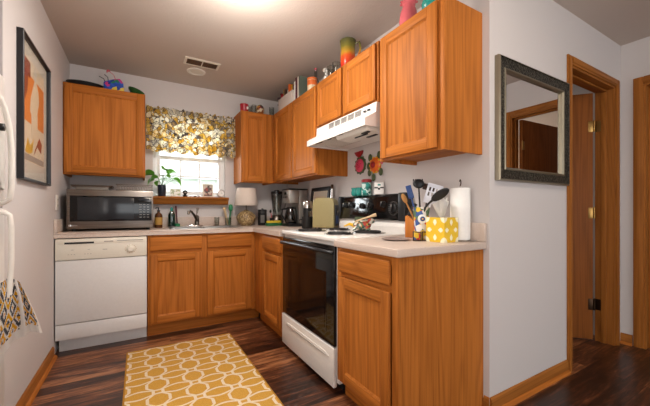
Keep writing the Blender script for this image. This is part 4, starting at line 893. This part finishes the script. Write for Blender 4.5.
h = MB(Matrix.Translation((-.027, -.150, .238)) @ Matrix.Rotation(R(-28), 4, 'X') @ Matrix.Rotation(R(55), 4, 'Y')); h.ell((0,0,0), (.024,.062,.008), 'black_plastic', 18); h.obj('head', k)
ir = thing('napkin_holder', 'small dark metal frame with two openings before the patterned crock', 'napkin holder', (1.885, -2.395, CZ), R(-30))
c_ = MB()
for x0 in (-.046, .004): c_.tube([(x0,0,.004), (x0+.042,0,.004), (x0+.042,0,.046), (x0,0,.05)], .0045, 'dark_brown', 8, closed=True)
c_.obj('frame', ir); MB().box(-.046, .046, -.018, .018, 0, .003, 'dark_brown', .001).obj('base', ir)
tb = thing('tissue_box', 'yellow and white patterned cube tissue box on the near worktop', 'tissue box', (1.898, -2.532, CZ), R(1.5))
MB().quadbox_uv(0, .115, 0, .115, 0, .130, 'tissue_print').obj('box', tb)
MB().prism([(.0575+.03*cos(2*pi*i/20), .0575+.022*sin(2*pi*i/20)) for i in range(20)], 'z', .1302, .1308, 'dark_slot').obj('slot', tb)
def tis(u, v):
    a = 2*pi*u; r = (.010+.030*v**.8*(1+.45*sin(3*a+1)))
    return Vector((.0575+r*cos(a)*1.1, .0575+r*sin(a)*.75, .128+.082*v+.014*sin(2*a+.6)*v))
MB().surf(tis, 40, 10, 'white_paper', .0008).surf(lambda u, v: Vector((.0575+(.004+.022*v)*cos(2*pi*u)+.006*v, .0575+(.004+.02*v)*sin(2*pi*u), .128+.10*v-.012*sin(3*2*pi*u)*v)), 30, 8, 'white_paper', .0008).obj('tissue', tb)
pt = thing('paper_towel_holder', 'wire holder carrying the paper towel roll by the wall', 'paper towel holder', (2.069, -2.500, CZ))
MB().tube([(.05*cos(2*pi*i/24), .055*sin(2*pi*i/24)-.004, .004) for i in range(24)], .0035, 'steel', 8, closed=True).tube([(.0,-.059,.004), (.03,-.075,.006), (.045,-.06,.006)], .0035, 'steel', 8).obj('base_ring', pt)
MB().tube([(-.05,0,.004), (0,0,.004), (0,0,.30)], .0035, 'steel', 8).tube([(0,0,.30), (.010,.003,.316), (.012,.004,.328), (0,0,.336), (-.008,-.002,.326)], .003, 'bronze', 8).obj('post', pt)
rl_ = MB().lathe([(.019,.0), (.049,0), (.051,.003), (.051,.277), (.049,.28), (.019,.28), (.019,0)], (0,0,0), 'white_paper', 36).obj('paper_towel_roll', loc=(2.069, -2.500, CZ+.009))
tag(rl_, 'tall white paper towel roll at the near end of the worktop', 'paper towel')

# ------------------------------------------------------------------ things on top of the cabinets
TZ = UT+.0006
k = thing('serving_dish', 'flat black oval dish on top of the left cabinet', 'dish', (.135, -.19, TZ)); MB().lathe([(0,0), (.08,0), (.125,.03), (.135,.046), (.128,.046), (.08,.012), (0,.012)], (0,0,0), 'black_iron', 36, 1, .6).obj('dish', k)
k = thing('decorated_figure', 'blue speckled ornament with pink flower on top of the left cabinet', 'ornament', (.345, -.19, TZ))
MB().prism([(-.075,0), (.085,0), (.075,.10), (.05,.135), (.0,.12), (-.075,.085)], 'y', -.04, .04, 'blue_print', .012, 3).obj('body', k)
for p in (((-.06,0,.08), (-.075,0,.12), (-.11,0,.135)), ((-.04,0,.09), (-.045,0,.14), (-.07,0,.16))): MB().tube(p, .003, 'dark_slot', 6).obj('stick', k)
MB().tube([(.02,0,.11), (.0,0,.17), (-.035,0,.195)], .0025, 'pink_glaze', 6).ell((-.04,0,.20), (.015,.010,.009), 'pink_glaze', 12).ell((-.05,0,.19), (.006,.006,.012), 'pink_glaze', 10).obj('flower', k)
k = thing('green_bowl', 'dark green glass dish at the right end of the left cabinet top', 'bowl', (.505, -.19, TZ)); MB(rot('Y', 18)).lathe([(0,0), (.035,.0), (.065,.03), (.07,.045), (.065,.045), (.035,.012), (0,.012)], (0,0,.018), 'green_glass_solid', 32).obj('bowl', k)
k = thing('cup', 'deep red cup on top of the narrow cabinet beside the window', 'cup', (1.545, -.20, TZ)); MB().lathe([(0,0), (.036,0), (.042,.01), (.046,.10), (.042,.10), (.038,.012), (0,.012)], (0,0,0), 'red_glaze', 26).obj('cup', k); MB().lathe([(.016,0), (.012,.004), (0,.005)], (0,0,0), 'white_paper', 14).obj('emblem', k)
q = [w for w in k.children if w.name.startswith('emblem')][0]; q.rotation_euler = (pi/2, 0, -.5); q.location = (.02, -.0395, .055)
for i, x in enumerate((1.622, 1.655)):
    k = thing('drinking_glass', ('left', 'right')[i]+' clear tumbler between the red cup and the egg ornament', 'glass', (x, -.20 if i else -.15, TZ)); MB().lathe([(0,0), (.022,0), (.026,.11), (.0245,.11), (.02,.006), (0,.006)], (0,0,0), 'clear_glass', 22).obj('glass', k)
k = thing('egg_ornament', 'brown and cream egg-shaped ornament on the narrow cabinet', 'ornament', (1.728, -.20, TZ)); MB().lathe([(0,0), (.03,0), (.034,.01), (.028,.02), (.045,.05), (.046,.075), (.034,.108), (.015,.125), (0,.128)], (0,0,0), 'snack_print', 24).obj('egg', k); MB().ell((-.008,-.040,.058), (.016,.010,.024), 'poster_cream', 12).obj('inset', k)
k = thing('drinking_glass', 'clear tumbler in the cabinet corner beside the dark dried flowers', 'glass', (1.868, -.19, TZ)); MB().lathe([(0,0), (.024,0), (.03,.12), (.028,.12), (.022,.006), (0,.006)], (0,0,0), 'clear_glass', 22).obj('glass', k)
k = thing('dried_flowers', 'dark plum dried flowers in the corner on top of the cabinets', 'flowers', (1.965, -.30, TZ))
MB().lathe([(0,0), (.03,0), (.035,.06), (.02,.09), (.018,.09), (0,.08)], (0,0,0), 'black_iron', 18).obj('vase', k)
c_ = MB(); s2 = MB()
for i in range(26):
    a, b, r = random.uniform(0, 2*pi), random.uniform(.3, 1), random.uniform(.02, .085); p = (r*cos(a), r*sin(a), .09+.14*b)
    s2.tube([(0,0,.085), (p[0]*.5,p[1]*.5,.09+.07*b), p], .0018, 'dark_brown', 5); c_.ell(p, (.017,.017,.013), ('plum_leaf', 'dark_brown', 'book_maroon')[i % 3], 8)
s2.obj('stems', k); c_.obj('flower_heads', k)
bk = thing('storage_bin', 'long white bin filled with packets on top of the wall cabinet', 'bin', (1.935, -.62, TZ), rz)
c_ = MB(); w_, d_, h_ = .175, .09, .125
for a in ((-w_, w_, -d_, -d_+.004), (-w_, w_, d_-.004, d_), (-w_, -w_+.004, -d_+.004, d_-.004), (w_-.004, w_, -d_+.004, d_-.004)): c_.box(*a, 0, h_, 'bin_white', .001)
c_.box(-w_+.002, w_-.002, -d_+.002, d_-.002, .0005, .004, 'bin_white').rframe(.01, .01, [(0,0), (.001,.0), (.001,.001)], ['bin_white']*3) if False else c_.box(-w_+.002, w_-.002, -d_+.002, d_-.002, .0005, .004, 'bin_white'); c_.obj('bin', bk)
pk = [('red', 'crimson'), ('gold', 'label_gold'), ('brown', 'dark_brown'), ('cream', 'book_cream'), ('orange', 'orange_label'), ('yellow', 'yellow_glaze'), ('maroon', 'book_maroon')]
for i, (cn, mm) in enumerate(pk):
    yy = -.470-.050*i
    o = MB(rot('X', (-4, -3, -4, -2, -3, -4, -3)[i])).box(-.055, .055, -.014, .014, 0, .185+.02*((i*5) % 3), mm, .004).obj('packet', loc=(1.925+.012*(i % 2), yy, TZ+.0055))
    tag(o, cn+' packet standing upright in the white bin on the cabinets', 'packet', 'packets in the white bin')
for i, (cn, mm, hh, th) in enumerate((('white', 'white_paper', .19, .020), ('maroon', 'book_maroon', .215, .03), ('pale', 'book_cream', .21, .016), ('green', 'book_teal', .205, .022))):
    y = -.835-.036*i
    o = thing('book', cn+' spined book upright on the wall cabinet right of the bin', 'book', (1.93, y, TZ), 0, 'books on top of the cabinets')
    MB().box(-.075, .075, -th/2, -th/2+.002, 0, hh, mm).box(-.075, .075, th/2-.002, th/2, 0, hh, mm).box(-.077, -.075, -th/2, th/2, 0, hh, mm, .0005).obj('cover', o)
    MB().box(-.0745, .07, -th/2+.0022, th/2-.0022, .003, hh-.003, 'white_paper').obj('pages', o)
k = thing('glass_bottle', 'tall clear glass bottle behind the orange jar on the cabinets', 'bottle', (1.955, -1.075, TZ)); MB().lathe([(0,0), (.032,0), (.034,.006), (.034,.12), (.014,.16), (.012,.225), (.015,.23), (.013,.23), (.010,.225), (.012,.16), (.031,.12), (0,.008)], (0,0,0), 'clear_glass', 24).obj('bottle', k); MB().lathe([(.009,.226), (.012,.232), (.012,.248), (0,.25)], (0,0,0), 'pink_glaze', 14).obj('stopper', k)
k = thing('jar', 'orange labelled jar with white lid on top of the wall cabinet', 'jar', (1.895, -1.12, TZ)); MB().lathe([(0,0), (.042,0), (.044,.004), (.044,.105), (0,.105)], (0,0,0), 'poster_cream', 24).obj('jar', k); MB().lathe([(.0446,.055), (.0448,.056), (.0448,.100), (.0446,.101)], (0,0,0), 'orange_label', 24).obj('label', k); MB().lathe([(.046,.1055), (.046,.122), (0,.124)], (0,0,0), 'orange_label', 24).obj('lid', k)
k = thing('figurine', 'small white bird-like figurine beside the clear mugs on the cabinets', 'figurine', (1.93, -1.305, TZ)); MB().lathe([(0,0), (.026,0), (.03,.02), (.024,.06), (.014,.09), (.012,.11), (0,.112)], (0,0,0), 'white_paper', 18).obj('body', k); MB().ell((-.004,0,.132), (.024,.02,.022), 'white_paper', 14).tube([(-.024,0,.132), (-.042,0,.126)], [.006,.001], 'straw', 6).obj('head', k)
for i, y in enumerate((-1.39, -1.468)):
    k = thing('glass_mug', ('far', 'near')[i]+' clear glass mug left of the red and green pitcher', 'mug', (1.93, y, TZ), 0, 'clear mugs on the cabinets')
    MB().lathe([(0,0), (.028,0), (.03,.006), (.036,.13), (.0335,.13), (.027,.012), (0,.012)], (0,0,0), 'clear_glass', 24).obj('glass', k); MB().tube([(-.034,0,.105), (-.062,0,.10), (-.064,0,.05), (-.031,0,.035)], .005, 'clear_glass', 8).obj('handle', k)
k = thing('pitcher', 'tall red, yellow and green glazed pitcher on top of the cabinets', 'pitcher', (1.925, -1.635, TZ))
MB().lathe([(0,0), (.046,0), (.052,.008), (.057,.09), (.054,.15), (.058,.205), (.062,.228), (.057,.228), (.052,.205), (.049,.15), (.05,.09), (.045,.012), (0,.012)], (0,0,0), 'pitcher_glaze', 32).obj('body', k)
MB().tube([(.035,-.045,.20), (.052,-.075,.205), (.056,-.085,.15), (.045,-.068,.09), (.034,-.044,.07)], .008, 'pitcher_glaze', 10).obj('handle', k)
k = thing('wooden_sticks', 'thin brown twigs lying on top of the short cabinet', 'twigs', (1.875, -1.9, TZ)); 
for a in ((-.012,.09), (.0,.085), (.012,.07)): MB().tube([(a[0],-a[1],.010), (a[0]+.004,0,.018), (a[0]-.004,a[1],.012)], [.004,.006,.004], 'dark_brown', 7).obj('twig', k)
k = thing('vase', 'pink glazed vase with scalloped rim on the near cabinet', 'vase', (1.93, -2.255, TZ))
MB().lathe([(0,0), (.04,0), (.05,.01), (.055,.06), (.048,.11), (.034,.145), (.033,.155), (.044,.17), (.039,.17), (.029,.155), (.03,.145), (.044,.11), (.05,.06), (.045,.014), (0,.014)], (0,0,0), 'pink_glaze', 30).obj('body', k)
c_ = MB()
for i in range(9): a = 2*pi*i/9; c_.ell((.042*cos(a), .042*sin(a), .170), (.012,.012,.005), 'pink_glaze', 8)
c_.obj('rim', k)
k = thing('vase', 'teal glazed vase at the near end of the cabinet top', 'vase', (1.915, -2.44, TZ)); MB().lathe([(0,0), (.036,0), (.05,.02), (.056,.055), (.042,.095), (.03,.11), (.036,.122), (.031,.122), (.026,.11), (.038,.09), (.05,.055), (0,.014)], (0,0,0), 'teal_glaze', 28).obj('body', k)
